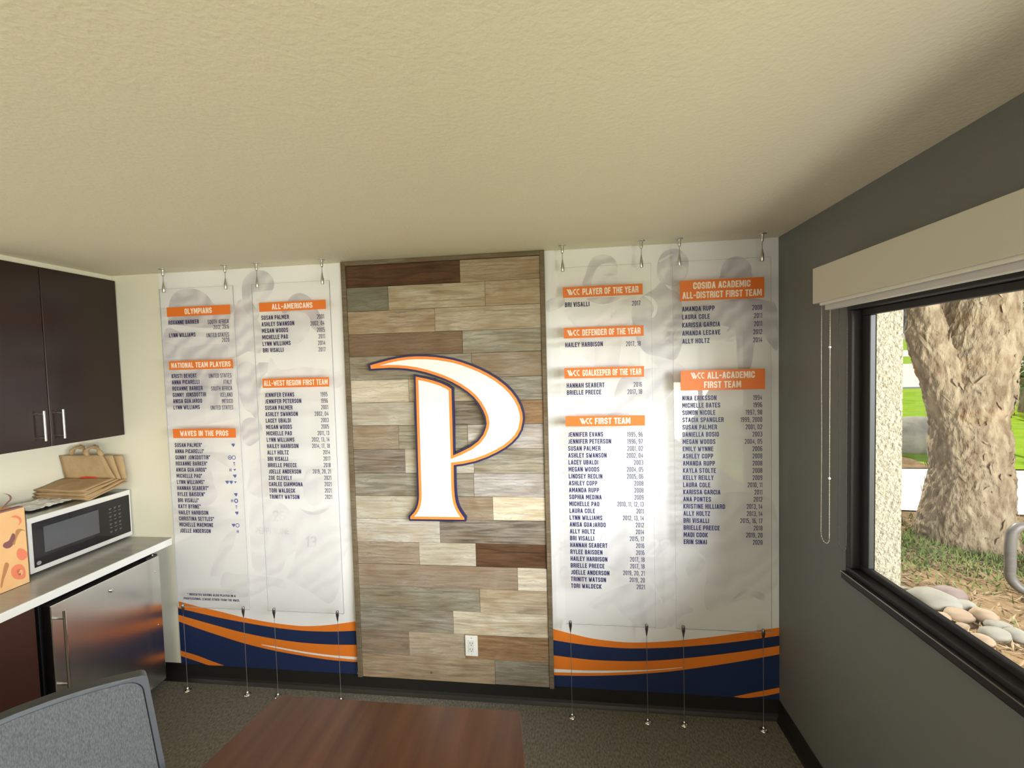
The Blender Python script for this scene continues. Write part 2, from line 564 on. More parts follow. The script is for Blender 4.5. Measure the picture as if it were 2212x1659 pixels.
def write(mb, s, x, z, h, y, wid=.52, t=.19, gap=.085, align='l', fit=None, slant=0.0, dz=0.0):
    """capitals of height h, baseline z, on the plane Y=y, facing -Y"""
    tw = text_width(s, h, wid, t, gap)
    sx = 1.0 if fit is None else fit / tw
    tw *= sx
    x0 = x - (tw if align == 'r' else tw / 2 if align == 'c' else 0)
    cx = 0.0
    for ch in s:
        if ch == ' ':
            cx += wid * 0.42 * h + gap * h
            continue
        gw, strokes = GL[ch]
        bw = gw * (wid - t)
        for si, pl in enumerate(strokes):
            yy = y - si * 6e-5
            pts = [(cx + (px_ * bw + t / 2) * h, (t / 2 + pz_ * (1 - t)) * h) for px_, pz_ in pl]
            stroke(mb, pts, t * h, lambda p: (x0 + (p.x + slant * p.y) * sx, yy, z + p.y + (p.x * dz)), cap=ch not in 'SGCJ235690')
        cx += (bw + t * h / h) * h + gap * h
    return tw

# ------------------------------------------------------------------ wall murals
def crop(ox, oy, s):
    return lambda p: (ox + p[0] * s, oy + p[1] * s)

def poly_on(pts, y, name, m, parent, smooth=0):
    P = [un(u, v, 1, y) for u, v in pts]
    if smooth:
        P = smooth_curve(P, smooth, True)
    return MB().add(P, [tuple(range(len(P)))]).build(name, m, parent, fix=False)

def lilac(name, c, amt):
    """pale photographic print: tone broken up by fold-like bands and blotches"""
    m = mat(name, c, 0.55)
    nt = m.node_tree
    N, L = nt.nodes, nt.links
    tc = N.new('ShaderNodeTexCoord')
    mp = N.new('ShaderNodeMapping')
    mp.inputs['Rotation'].default_value = (0, 0.6, 0)
    L.new(tc.outputs['Object'], mp.inputs[0])
    wv = N.new('ShaderNodeTexWave')
    wv.bands_direction = 'Z'
    wv.inputs['Scale'].default_value = 3.2
    wv.inputs['Distortion'].default_value = 11
    wv.inputs['Detail'].default_value = 3
    wv.inputs['Detail Scale'].default_value = 1.1
    L.new(mp.outputs[0], wv.inputs['Vector'])
    nz = N.new('ShaderNodeTexNoise')
    nz.inputs['Scale'].default_value = 9
    nz.inputs['Detail'].default_value = 5
    L.new(tc.outputs['Object'], nz.inputs['Vector'])
    mx = N.new('ShaderNodeMath')
    mx.operation = 'MULTIPLY_ADD'
    mx.inputs[1].default_value = 0.55
    L.new(wv.outputs['Fac'], mx.inputs[0])
    hf = N.new('ShaderNodeMath')
    hf.operation = 'MULTIPLY'
    hf.inputs[1].default_value = 0.5
    L.new(nz.outputs['Fac'], hf.inputs[0])
    L.new(hf.outputs[0], mx.inputs[2])
    r = N.new('ShaderNodeValToRGB')
    r.color_ramp.elements[0].position = 0.25
    r.color_ramp.elements[1].position = 0.80
    r.color_ramp.elements[0].color = (*c, 1)
    r.color_ramp.elements[1].color = (*tuple(p + (q - p) * amt for p, q in zip(c, (0.85, 0.85, 0.87))), 1)
    L.new(mx.outputs[0], r.inputs[0])
    L.new(r.outputs[0], N['Principled BSDF'].inputs['Base Color'])
    return m
T1 = lilac('ghost_print_deep', (0.58, 0.56, 0.61), 0.6)
T2 = lilac('ghost_print_mid', (0.65, 0.635, 0.69), 0.75)
T3 = lilac('ghost_print_pale', (0.765, 0.757, 0.795), 0.7)
TINT = {1: T1, 2: T2, 3: T3, 0: M_white}

def mural(x0, x1, label, waves, white, low, ghosts, words):
    root = thing('wall_mural', ((x0 + x1) / 2, -0.001, 0.1016), label, 'mural')
    MB().box(x0, x1, -0.0025, 0.0, 0.1016, HC - .001).build('mural_sheet', M_white, root)
    Y = -0.0028
    k = 0
    for fn, tone, pts in ghosts:
        k += 1
        q = [fn(p) for p in pts]
        if tone and q[0][1] > 930:
            tone = min(tone + 1, 3)     # the print fades towards the waves
        P = smooth_curve([un(u, v, 1, Y - k * 3e-5) for u, v in q], 4, True)
        for p in P:
            p.x = min(max(p.x, x0 + .002), x1 - .002)
        MB().add(P, [tuple(range(len(P)))]).build('ghost_figure', TINT[tone], root, fix=False)
    for s, u, v, hpx, tone, slant, wid in words:
        b = un(u, v, 1, Y - .0015)
        mb = MB()
        write(mb, s, b.x, b.z, hpx * .0025, Y - .0016, wid=wid, t=.15, slant=slant)
        mb.build('ghost_lettering', TINT[tone], root, fix=False)
    Y = -0.0048
    def band(top, bot, name, m, y):
        a = smooth_curve([un(u, v, 1, y) for u, v in top], 8)
        b = smooth_curve([un(u, v, 1, y) for u, v in bot], 8)
        for p in a + b:
            p.x = min(max(p.x, x0), x1)
            p.z = max(p.z, .1018)
        MB().prism(a + b[::-1], (0, 0.0002, 0)).build(name, m, root, fix=False)
    names = [('orange_wave', M_orange), ('navy_wave', M_navy), ('orange_wave', M_orange)]
    for i in range(3):
        band(waves[i], waves[i + 1], names[i][0], names[i][1], Y)
    zb = [(waves[3][0][0], 1560), (waves[3][-1][0], 1560)]
    band(waves[3], zb, 'navy_field', M_navy, Y)
    band(white[0], white[1], 'white_streak', M_pwhite, Y - .0004)
    band(low[0], low[1], 'orange_wave', M_orange, Y - .0004)
    return root

c6 = crop(340, 1200, .20796)
c7 = crop(1160, 1254, .24412)
wavesL = [[c6(p) for p in q] for q in (
 [(195, 470), (400, 525), (640, 580), (900, 645), (1200, 700), (1450, 730), (1600, 733), (1800, 720), (2080, 682)],
 [(205, 545), (400, 590), (640, 645), (900, 695), (1200, 745), (1500, 780), (1800, 790), (2085, 780)],
 [(215, 615), (400, 668), (640, 735), (900, 803), (1200, 863), (1500, 905), (1800, 925), (2090, 928)],
 [(220, 685), (400, 750), (640, 830), (900, 912), (1200, 985), (1500, 1040), (1800, 1085), (2095, 1108)])]
whiteL = [[c6(p) for p in q] for q in ([(1080, 925), (1200, 942), (1500, 995), (1800, 1035), (2094, 1055)], [(1080, 929), (1200, 955), (1500, 1012), (1800, 1055), (2094, 1085)])]
lowL = [[c6(p) for p in q] for q in ([(228, 985), (400, 1035), (560, 1095), (690, 1142)], [(232, 1040), (400, 1095), (560, 1150), (600, 1160)])]
wavesR = [[c7(p) for p in q] for q in (
 [(140, 428), (300, 470), (500, 515), (750, 545), (960, 548), (1200, 535), (1500, 505), (1800, 465), (2145, 416)],
 [(145, 527), (300, 552), (500, 578), (750, 598), (960, 600), (1200, 592), (1500, 570), (1800, 537), (2145, 488)],
 [(145, 662), (300, 682), (500, 703), (750, 713), (960, 712), (1200, 698), (1500, 668), (1800, 630), (2145, 578)],
 [(150, 838), (300, 842), (500, 843), (750, 836), (960, 823), (1200, 802), (1500, 762), (1800, 715), (2145, 653)])]
whiteR = [[c7(p) for p in q] for q in ([(150, 782), (400, 795), (600, 797), (850, 795), (1000, 790), (1150, 780), (1285, 767)], [(150, 812), (400, 817), (600, 817), (850, 808), (1000, 798), (1150, 786), (1285, 771)])]
lowR = [[c7(p) for p in q] for q in ([(1740, 1028), (1950, 985), (2145, 948)], [(1800, 1045), (2000, 1024), (2145, 994)])]
g1 = crop(340, 560, .26522)
g2 = crop(340, 940, .26522)
g3 = crop(1170, 520, .25917)
g4 = crop(1170, 930, .28327)
ghostL = [
 (g1, 2, [(45, 640), (90, 560), (200, 600), (330, 650), (430, 620), (540, 600), (590, 640), (620, 700), (600, 800), (620, 900), (540, 1180), (250, 1240), (80, 1210), (60, 900)]),
 (g1, 1, [(95, 375), (105, 330), (130, 285), (180, 252), (260, 240), (330, 250), (390, 280), (430, 325), (470, 370), (590, 400), (570, 520), (430, 560), (200, 540), (90, 500)]),
 (g1, 3, [(80, 1240), (540, 1180), (670, 1290), (110, 1370)]),
 (g1, 1, [(60, 680), (130, 690), (230, 720), (420, 690), (560, 700), (600, 780), (420, 810), (160, 800), (70, 800)]),
 (g1, 2, [(640, 380), (690, 330), (740, 450), (820, 500), (860, 620), (840, 760), (740, 750), (640, 800), (570, 790), (610, 600)]),
 (g1, 2, [(650, 880), (720, 830), (800, 860), (850, 850), (920, 850), (900, 920), (850, 960), (820, 1290), (760, 1250), (700, 1200), (640, 1000)]),
 (g1, 1, [(690, 300), (690, 200), (720, 140), (770, 100), (840, 90), (900, 110), (940, 160), (950, 215), (930, 255), (860, 265), (780, 270), (760, 310), (790, 380), (830, 440), (800, 500), (740, 450), (700, 380)]),
 (g1, 3, [(770, 275), (850, 262), (940, 255), (900, 320), (860, 345), (800, 340)]),
 (g1, 1, [(820, 850), (850, 840), (930, 850), (890, 920), (850, 960), (830, 900)]),
 (g1, 1, [(1060, 340), (1090, 300), (1150, 275), (1210, 290), (1260, 330), (1300, 400), (1370, 570), (1340, 600), (1260, 560), (1200, 470), (1020, 440), (1040, 380)]),
 (g1, 3, [(1040, 440), (1200, 440), (1250, 520), (1220, 620), (1160, 680), (1110, 680), (1060, 600)]),
 (g1, 3, [(920, 800), (1000, 900), (1150, 880), (1330, 890), (1480, 930), (1510, 1000), (1450, 1050), (1200, 1000), (950, 1000), (900, 950)]),
 (g1, 2, [(690, 1330), (760, 1290), (840, 1330), (850, 1440), (760, 1520), (700, 1480)]),
 (g2, 2, [(240, 330), (300, 250), (380, 250), (440, 300), (460, 400), (490, 480), (440, 560), (330, 570), (250, 480)]),
 (g2, 3, [(420, 140), (540, 150), (640, 230), (600, 270), (480, 200)]),
 (g2, 3, [(110, 500), (150, 600), (240, 640), (300, 720), (140, 700), (100, 580)]),
 (g2, 2, [(560, 820), (640, 760), (620, 900), (560, 1000), (520, 1130), (470, 1150), (430, 1130), (470, 1000), (520, 880)]),
 (g2, 2, [(540, 1120), (640, 1130), (800, 1140), (1000, 1170), (1050, 1210), (1040, 1260), (930, 1230), (800, 1300), (650, 1320), (520, 1240)]),
 (g2, 2, [(760, 230), (800, 200), (870, 190), (900, 260), (900, 480), (830, 510), (770, 480), (730, 440), (750, 340)]),
 (g2, 3, [(760, 560), (900, 520), (1080, 620), (1060, 900), (1000, 1120), (800, 1110), (760, 900)]),
 (g2, 2, [(1060, 650), (1150, 600), (1260, 620), (1440, 560), (1590, 620), (1590, 850), (1520, 1000), (1480, 1250), (1400, 1370), (1250, 1280), (1080, 1180), (1060, 1150), (1130, 950), (1060, 980), (1060, 850)]),
 (g2, 3, [(1100, 740), (1300, 700), (1560, 760), (1560, 850), (1400, 880), (1200, 960), (1120, 900)]),
 (g2, 1, [(1150, 590), (1260, 625), (1400, 590), (1330, 640), (1230, 645)]),
 (g2, 2, [(1200, 380), (1220, 290), (1300, 250), (1400, 260), (1460, 310), (1460, 420), (1420, 490), (1370, 480), (1330, 330)]),
 (g2, 3, [(1200, 380), (1340, 340), (1370, 480), (1320, 560), (1250, 570), (1200, 500)]),
 (g2, 2, [(1470, 236), (1515, 250), (1530, 222), (1527, 258), (1490, 268)]),
]
ghostR = [
 (g3, 3, [(190, 580), (400, 530), (520, 540), (640, 500), (800, 480), (750, 650), (690, 740), (650, 960), (620, 1060), (400, 1020), (330, 900), (300, 750)]),
 (g3, 1, [(340, 370), (370, 270), (390, 200), (430, 140), (500, 115), (570, 125), (620, 170), (635, 220), (620, 210), (560, 185), (480, 210), (430, 290), (420, 370)]),
 (g3, 3, [(430, 290), (480, 210), (560, 185), (620, 210), (635, 280), (620, 360), (430, 380)]),
 (g3, 2, [(510, 285), (560, 272), (610, 278), (600, 290), (550, 292)]),
 (g3, 1, [(390, 480), (640, 470), (600, 510), (500, 530), (420, 510)]),
 (g3, 2, [(35, 510), (120, 470), (190, 480), (180, 540), (90, 590), (40, 585)]),
 (g3, 2, [(240, 1330), (330, 1290), (560, 1400), (600, 1300), (660, 1150), (760, 1140), (720, 1460), (300, 1460)]),
 (g3, 1, [(830, 470), (940, 400), (1000, 340), (1060, 400), (1150, 450), (1180, 640), (1170, 860), (1100, 1000), (940, 960), (860, 930), (790, 820), (750, 640), (760, 560)]),
 (g3, 1, [(960, 250), (975, 160), (1010, 100), (1080, 68), (1150, 75), (1210, 130), (1225, 200), (1210, 290), (1180, 330), (1120, 380), (1050, 370), (980, 330)]),
 (g3, 2, [(990, 250), (1060, 220), (1190, 210), (1200, 290), (1170, 330), (1110, 370), (1040, 350)]),
 (g3, 3, [(985, 160), (1080, 110), (1085, 124), (990, 176)]),
 (g3, 0, [(850, 456), (920, 474), (965, 540), (950, 620), (915, 640), (938, 560), (905, 500)]),
 (g3, 3, [(940, 960), (1100, 1000), (1180, 1050), (1190, 1080), (1080, 1110), (1020, 1090), (920, 1000)]),
 (g3, 2, [(720, 1130), (930, 1060), (1060, 1080), (1110, 1200), (1050, 1290), (930, 1390), (740, 1420)]),
 (g3, 1, [(1300, 560), (1480, 510), (1700, 480), (1880, 500), (1960, 560), (1970, 900), (1900, 860), (1850, 780), (1780, 830), (1740, 1060), (1640, 1070), (1620, 800), (1560, 720), (1400, 700), (1250, 740)]),
 (g3, 1, [(1490, 290), (1500, 220), (1540, 160), (1620, 130), (1690, 145), (1740, 200), (1750, 260), (1740, 310), (1500, 310)]),
 (g4, 2, [(1090, 700), (1250, 560), (1420, 470), (1700, 500), (1790, 640), (1800, 1180), (1500, 1300), (1280, 1380), (1240, 1250), (1260, 1000), (1150, 880)]),
 (g4, 1, [(1460, 1290), (1520, 1230), (1580, 1210), (1700, 1250), (1690, 1300), (1560, 1250)]),
 (g4, 3, [(300, 480), (420, 430), (540, 480), (560, 580), (600, 640), (560, 700), (420, 640), (320, 580)]),
 (g4, 2, [(270, 220), (380, 190), (500, 220), (550, 290), (520, 340), (400, 330), (300, 300)]),
 (g4, 2, [(500, 640), (640, 590), (780, 570), (870, 560), (980, 620), (1090, 700), (1130, 820), (1030, 960), (1010, 1060), (1040, 1140), (1010, 1260), (960, 1290), (910, 1280), (850, 1150), (760, 1050), (690, 900), (640, 800)]),
 (g4, 2, [(890, 450), (880, 370), (920, 300), (990, 270), (1060, 300), (1090, 400), (1090, 520), (1040, 590), (960, 600), (900, 560)]),
 (g4, 3, [(480, 760), (560, 700), (640, 790), (700, 900), (620, 1080), (540, 1060), (420, 960)]),
 (g4, 2, [(85, 970), (130, 900), (220, 870), (240, 940), (150, 940)]),
 (g4, 2, [(1100, 1070), (1130, 990), (1190, 960), (1250, 1000), (1220, 1070), (1150, 1140)]),
 (g4, 3, [(370, 1310), (520, 1220), (700, 1160), (800, 1160), (870, 1230), (920, 1340), (960, 1500), (760, 1500), (640, 1420), (540, 1320), (480, 1380), (380, 1350)]),
 (g4, 2, [(920, 1300), (980, 1280), (1060, 1310), (1160, 1370), (1060, 1420), (980, 1500), (940, 1400)]),
 (g4, 3, [(140, 1060), (180, 1030), (215, 1080), (200, 1130), (150, 1130)]),
]
wordsL = [('13', 660, 1182, 26, 2, .1, .62), ('26', 590, 1126, 25, 2, 0, .6), ('PEPPERDINE', 552, 1153, 15, 2, 0, .55)]
wordsR = [('P', 1320, 686, 19, 2, 0, .6), ('20', 1428, 742, 29, 2, .35, .62), ('2', 1568, 738, 28, 2, .1, .62), ('22', 1394, 1203, 38, 0, .15, .62), ('8', 1284, 712, 16, 2, 0, .7)]
XM0, XM1, XP0, XP1 = -3.3925, -2.2582, -1.1463, 0.0
mural(XM0, XM1, 'white wall mural with faint lilac athletes and orange navy waves, left of the wood planks', wavesL, whiteL, lowL, ghostL, wordsL)
mural(XP1 * 0 + XP0, -0.0005, 'white wall mural with faint lilac athletes and orange navy waves, right of the wood planks', wavesR, whiteR, lowR, ghostR, wordsR)

# ------------------------------------------------------------------ weathered plank panel
random.seed(4)
WP = thing('plank_panel', ((XM1 + XP0) / 2, 0, .1016), 'weathered grey brown wood plank panel between two wall murals', 'wood panel')
MB().box(XM1, XP0, -.008, -.0005, .1016, HC - .001).build('backing_board', mat('dark_backing', (.02, .016, .012), .9), WP)
PC = {'gy': S(150, 143, 124), 'lg': S(186, 178, 158), 'be': S(178, 164, 138), 'ly': S(202, 190, 164), 'br': S(128, 106, 82), 'db': S(92, 66, 44),
      'ol': S(124, 120, 100), 'dk': S(132, 122, 108), 'tn': S(165, 146, 118), 'ob': S(150, 120, 88), 'wg': S(178, 170, 156), 'bg': S(150, 134, 112)}
rows_z = [2.414, 2.296, 2.166, 2.041, 1.920, 1.789, 1.664, 1.5365, 1.4044, 1.2718, 1.1437, 1.0161, .8857, .7585, .6347, .505, .3761, .240, .1022]
cA = lambda x: 730 + x * .217
cB = lambda x: 730 + x * .217
cC = lambda x: 740 + x * .217
rows = [
 ([cA(1213)], ['db', 'tn']),
 ([cA(497), cA(1465)], ['ol', 'be', 'tn']),
 ([cA(965)], ['tn', 'be']),
 ([cA(1240)], ['br', 'gy']),
 ([cA(1330)], ['gy', 'bg']),
 ([cA(700), cA(1480)], ['ly', 'be', 'gy']),
 ([cA(760), cA(1760)], ['lg', 'dk', 'ob']),
 ([cB(120 + 480), cB(1290), cB(1600)], ['bg', 'gy', 'wg', 'wg']),
 ([cB(665), cB(1350)], ['dk', 'lg', 'gy']),
 ([cB(1350)], ['gy', 'wg']),
 ([cB(1100), cB(1540)], ['lg', 'bg', 'ly']),
 ([cB(1012)], ['lg', 'dk']),
 ([cB(805), cB(1370)], ['bg', 'lg', 'db']),
 ([cC(1740)], ['bg', 'ly']),
 ([cC(1365)], ['gy', 'be']),
 ([cC(1100)], ['gy', 'ly']),
 ([cC(660), cC(1220)], ['bg', 'be', 'ob']),
 ([cC(1515)], ['tn', 'gy']),
]
px0, px1 = XM1 + .026, XP0 - .024
k = 0
for i, (js, cols) in enumerate(rows):
    z1, z0 = rows_z[i], rows_z[i + 1]
    vmid = 590 + (2.36 - (z0 + z1) / 2) * 388
    xs = [px0] + [un(u, vmid, 1, -.02).x for u in js] + [px1]
    for j, c in enumerate(cols):
        th = .017 + random.uniform(0, .004)
        mb = MB().box(xs[j] + .0006, xs[j + 1] - .0006, -th, -.008, z0 + .0007, z1 - .0007)
        o = mb.build('plank', M_plank, WP, bevel=.0012, seg=1)
        f = random.uniform(.93, 1.07)
        o.color = (PC[c][0] * f * .97, PC[c][1] * f, PC[c][2] * f * random.uniform(1.06, 1.14), {'dk': .95, 'gy': .6, 'db': .7, 'ob': .6, 'wg': .6}.get(c, random.uniform(.22, .5)))
for (a, b, c, d) in ((XM1, px0, .1022, HC - .002), (px1, XP0, .1022, HC - .002), (px0, px1, 2.4145, HC - .002)):
    zz = [(c, d)] if b - a > .1 else [(c, .95), (.9508, 1.7), (1.7008, d)]
    for (e, g) in zz:
        o = MB().box(a, b, -.027, -.0005, e, g).build('edge_trim', M_plank, WP, bevel=.0015, seg=1)
        o.color = (*S(118, 106, 88), .3)
o = MB().box(-1.83, -1.823, -.0235, -.012, .146, .156).build('screw', M_chrome, WP)

# ------------------------------------------------------------------ big letter sign
p1 = crop(780, 750, .09946)
p2 = crop(960, 760, .09042)
p3 = crop(940, 900, .09946)
p4 = crop(860, 1040, .07233)
out = [p1(p) for p in [(400, 398), (600, 343), (800, 300), (1000, 272), (1200, 260), (1400, 262), (1600, 275)]]
out += [p2(p) for p in [(0, 225), (200, 262), (400, 320), (600, 392), (800, 475), (1000, 575), (1200, 695), (1400, 850), (1540, 990), (1660, 1150), (1740, 1310), (1790, 1470), (1803, 1600)]]
out += [p3(p) for p in [(1828, 130), (1800, 260), (1730, 390), (1620, 510), (1480, 620), (1300, 725), (1100, 820), (850, 910), (600, 965), (340, 1000)]]
out += [p4(p) for p in [(1580, 0), (1590, 250), (1605, 450), (1640, 650), (1700, 820), (1770, 950), (1850, 1062), (480, 1048), (560, 960), (630, 840), (675, 700), (697, 550), (703, 400), (697, 200), (690, 0)]]
out += [p1(p) for p in [(1270, 1659), (1243, 713), (1400, 745), (1550, 785), (1700, 835), (1830, 895), (1900, 940), (1920, 1659)]]
out += [p3(p) for p in [(335, 925), (560, 835), (800, 715), (980, 580), (1100, 420), (1165, 250), (1183, 100)]]
out += [p2(p) for p in [(1070, 1659), (1050, 1530), (985, 1370), (880, 1190), (750, 1030), (600, 900), (400, 765), (200, 655), (0, 565)]]
out += [p1(p) for p in [(1600, 540), (1400, 480), (1200, 435), (1000, 405), (800, 388), (600, 385)]]
YS = -.046
white_pts = [un(u, v, 1, YS) for u, v in out]

def outset(P, d, y, kt, kf, lim=1.6):
    n = len(P)
    res = []
    area = sum(P[i].x * P[(i + 1) % n].z - P[(i + 1) % n].x * P[i].z for i in range(n))
    sg = -1 if area > 0 else 1
    for i in range(n):
        a, b, c = P[i - 1], P[i], P[(i + 1) % n]
        d1 = Vector((b.x - a.x, b.z - a.z)).normalized()
        d2 = Vector((c.x - b.x, c.z - b.z)).normalized()
        n1 = Vector((-d1.y, d1.x)) * sg
        n2 = Vector((-d2.y, d2.x)) * sg
        mm = (n1 + n2)
        cross = (d1.x * d2.y - d1.y * d2.x) * sg
        if mm.length < 1.05 and cross < 0:      # sharp tip: blunt end
            kk = kt if mm.length < .5 else (kf if abs(d1.y) < .1 else kf * .72)
            res.append(Vector((b.x + n1.x * d + d1.x * d * kk, y, b.z + n1.y * d + d1.y * d * kk)))
            kk = kt if mm.length < .5 else (kf if abs(d2.y) < .1 else kf * .72)
            res.append(Vector((b.x + n2.x * d - d2.x * d * kk, y, b.z + n2.y * d - d2.y * d * kk)))
            continue
        mm.normalize()
        k = d / max(mm.dot(n1), 1 / lim)
        res.append(Vector((b.x + mm.x * k, y, b.z + mm.y * k)))
    return res
SG = thing('letter_sign', (-1.72, -.03, 1.0), 'large white letter P sign with orange and navy outline on wood planks', 'sign')
navy = outset(white_pts, .0255, -.043, 2.5, 1.2)
MB().prism(navy, (0, .022, 0)).build('navy_backing', mat('sign_navy', S(34, 32, 78), .5), SG)
orng = outset(white_pts, .0150, -.0445, 3.4, 1.55)
MB().prism(orng, (0, .0013, 0)).build('orange_outline', mat('sign_orange', S(240, 138, 56), .5), SG)
MB().prism(white_pts, (0, .0013, 0)).build('white_face', mat('sign_white', (.86, .86, .86), .5), SG)

# ------------------------------------------------------------------ wall outlet
OT = thing('wall_outlet', (-1.5935, -.02, .262), 'white duplex wall outlet on the wood planks near the floor', 'outlet')
MB().box(-1.628, -1.559, -.0285, -.021, .2616, .3757).build('cover_plate', M_plastic, OT, bevel=.002)
MB().box(-1.611, -1.576, -.0305, -.028, .285, .353).build('receptacle', mat('outlet_face', (.74, .74, .72), .4), OT, bevel=.001)
for zc in (.336, .302):
    for dx in (-.0065, .0065):
        MB().box(-1.5935 + dx - .0012, -1.5935 + dx + .0012, -.0309, -.0302, zc - .004, zc + .005).build('slot', M_black, OT)
    MB().box(-1.5960, -1.5910, -.0309, -.0302, zc - .013, zc - .009).build('slot', M_black, OT)
for zc in (.364, .274):
    MB().ball((-1.5935, -.0285, zc), (.003, .0012, .003)).build('screw', M_steel, OT)

# ------------------------------------------------------------------ clear acrylic name panels
YT = -.0848
def dots(fn, a, b):
    return fn(a), fn(b)

def wcc_mark(mb, x, z, h, y):
    """three slanted chevron letters used as the league mark; returns width"""
    def poly(pts):
        nonlocal y
        y -= 5e-5
        mb.add([(x + px_ * h, y, z + pz_ * h) for px_, pz_ in pts], [tuple(range(len(pts)))])
    poly([(0, 1), (.28, 1), (.62, .22), (.52, 0), (.40, 0)])
    poly([(.38, 1), (.60, 1), (.95, .22), (.86, 0), (.74, 0)])
    poly([(.60, .45), (.78, .12), (.70, 0), (.52, .28)])
    poly([(1.12, 1), (.95, .22), (.86, 0), (.74, 0), (.98, .62)])
    for x0 in (1.02, 1.58):
        poly([(x0 + .62, 1), (x0 + .2, 1), (x0 + .02, .5), (x0 + .2, .5), (x0 + .3, .8), (x0 + .5, .8)])
        poly([(x0 + .02, .5), (x0 + .3, 0), (x0 + .62, 0), (x0 + .52, .2), (x0 + .36, .2), (x0 + .2, .5)])
    return 2.25 * h

def panel(x0, x1, label, heads, lists, extra=None):
    root = thing('acrylic_panel', ((x0 + x1) / 2, -.081, .5), label, 'sign panel')
    sh = MB()
    sh.add([(x0, -.084, .5), (x1, -.084, .5), (x1, -.084, 2.33), (x0, -.084, 2.33), (x0, -.078, .5), (x1, -.078, .5), (x1, -.078, 2.33), (x0, -.078, 2.33)],
           [(0, 1, 2, 3), (7, 6, 5, 4)], 0)
    n = len(sh.v) - 8
    sh.f += [(0, 4, 5, 1), (1, 5, 6, 2), (2, 6, 7, 3), (3, 7, 4, 0)]
    sh.mi += [1] * 4
    sh.build('acrylic_sheet', [M_acryl, M_acedge], root)
    for (tl, tr, br, bl, rowsx) in heads:
        q = [un(u, v, 1, YT) for u, v in (tl, tr, br, bl)]
        xa, xb = (q[0].x + q[3].x) / 2, (q[1].x + q[2].x) / 2
        zt, zb = (q[0].z + q[1].z) / 2, (q[2].z + q[3].z) / 2
        bar = MB().box(xa, xb, YT - .0004, YT, zb, zt).build('header_bar', M_hdr, root)
        nr = len(rowsx)
        hh = (zt - zb) / nr
        for i, (txt, wpx, logo) in enumerate(rowsx):
            ch = hh * (.60 if nr == 1 else .66)
            zc = zt - hh * (i + .5) + (0 if nr == 1 else (-.002 if i == 0 else .002))
            mb = MB()
            fit = wpx * (xb - xa)
            tot = fit
            lw = 0
            if logo:
                lw = 2.25 * ch * .92 + .35 * ch
                tot += lw
            xs = (xa + xb) / 2 - tot / 2
            if logo:
                wcc_mark(mb, xs, zc - ch * .46, ch * .92, YT - .0008)
            write(mb, txt, xs + lw, zc - ch / 2, ch, YT - .0008, wid=.55, t=.2, fit=fit)
            mb.build('header_lettering', M_hdrtxt, bar, fix=False)
    for (items, nf, nl, yf, yl, kind) in lists:
        n = len(items)
        a, b = un(*nf, 1, YT), un(*nl, 1, YT)
        mb = MB()
        hcap = .0236
        for i, it in enumerate(items):
            t = i / max(n - 1, 1)
            if it[0]:
                write(mb, it[0], (a.x + b.x) / 2, a.z + (b.z - a.z) * t - hcap / 2, hcap, YT - .0002, wid=.50, t=.185, gap=.10)
        mb.build('name_list', M_txt, root, fix=False)
        if yf:
            a, b = un(*yf, 1, YT), un(*yl, 1, YT)
            mb = MB()
            for i, it in enumerate(items):
                t = i / max(n - 1, 1)
                if it[1]:
                    write(mb, it[1], (a.x + b.x) / 2, a.z + (b.z - a.z) * t - hcap / 2, hcap, YT - .0002, wid=.41, t=.125, gap=.10, align='r')
            mb.build('year_list', M_txt2, root, fix=False)
    if extra:
        extra(root)
    return root

e1 = crop(330, 560, .1989)
e2 = crop(340, 880, .1989)
e3 = crop(1160, 500, .24412)
e4 = crop(1160, 880, .24412)
c6b = crop(340, 1200, .20796)
PAL, SWA, UBA, WOO, PAO, WIL, HAR, HOL, VIS, PRE, AND = ('SUSAN PALMER', 'ASHLEY SWANSON', 'LACEY UBALDI', 'MEGAN WOODS', 'MICHELLE PAO', 'LYNN WILLIAMS', 'HAILEY HARBISON', 'ALLY HOLTZ', 'BRI VISALLI', 'BRIELLE PREECE', 'JOELLE ANDERSON')
JE, JP, TW, TWA, RUP, COL_, COP, GAR = 'JENNIFER EVANS', 'JENNIFER PETERSON', 'TORI WALDECK', 'TRINITY WATSON', 'AMANDA RUPP', 'LAURA COLE', 'ASHLEY COPP', 'KARISSA GARCIA'

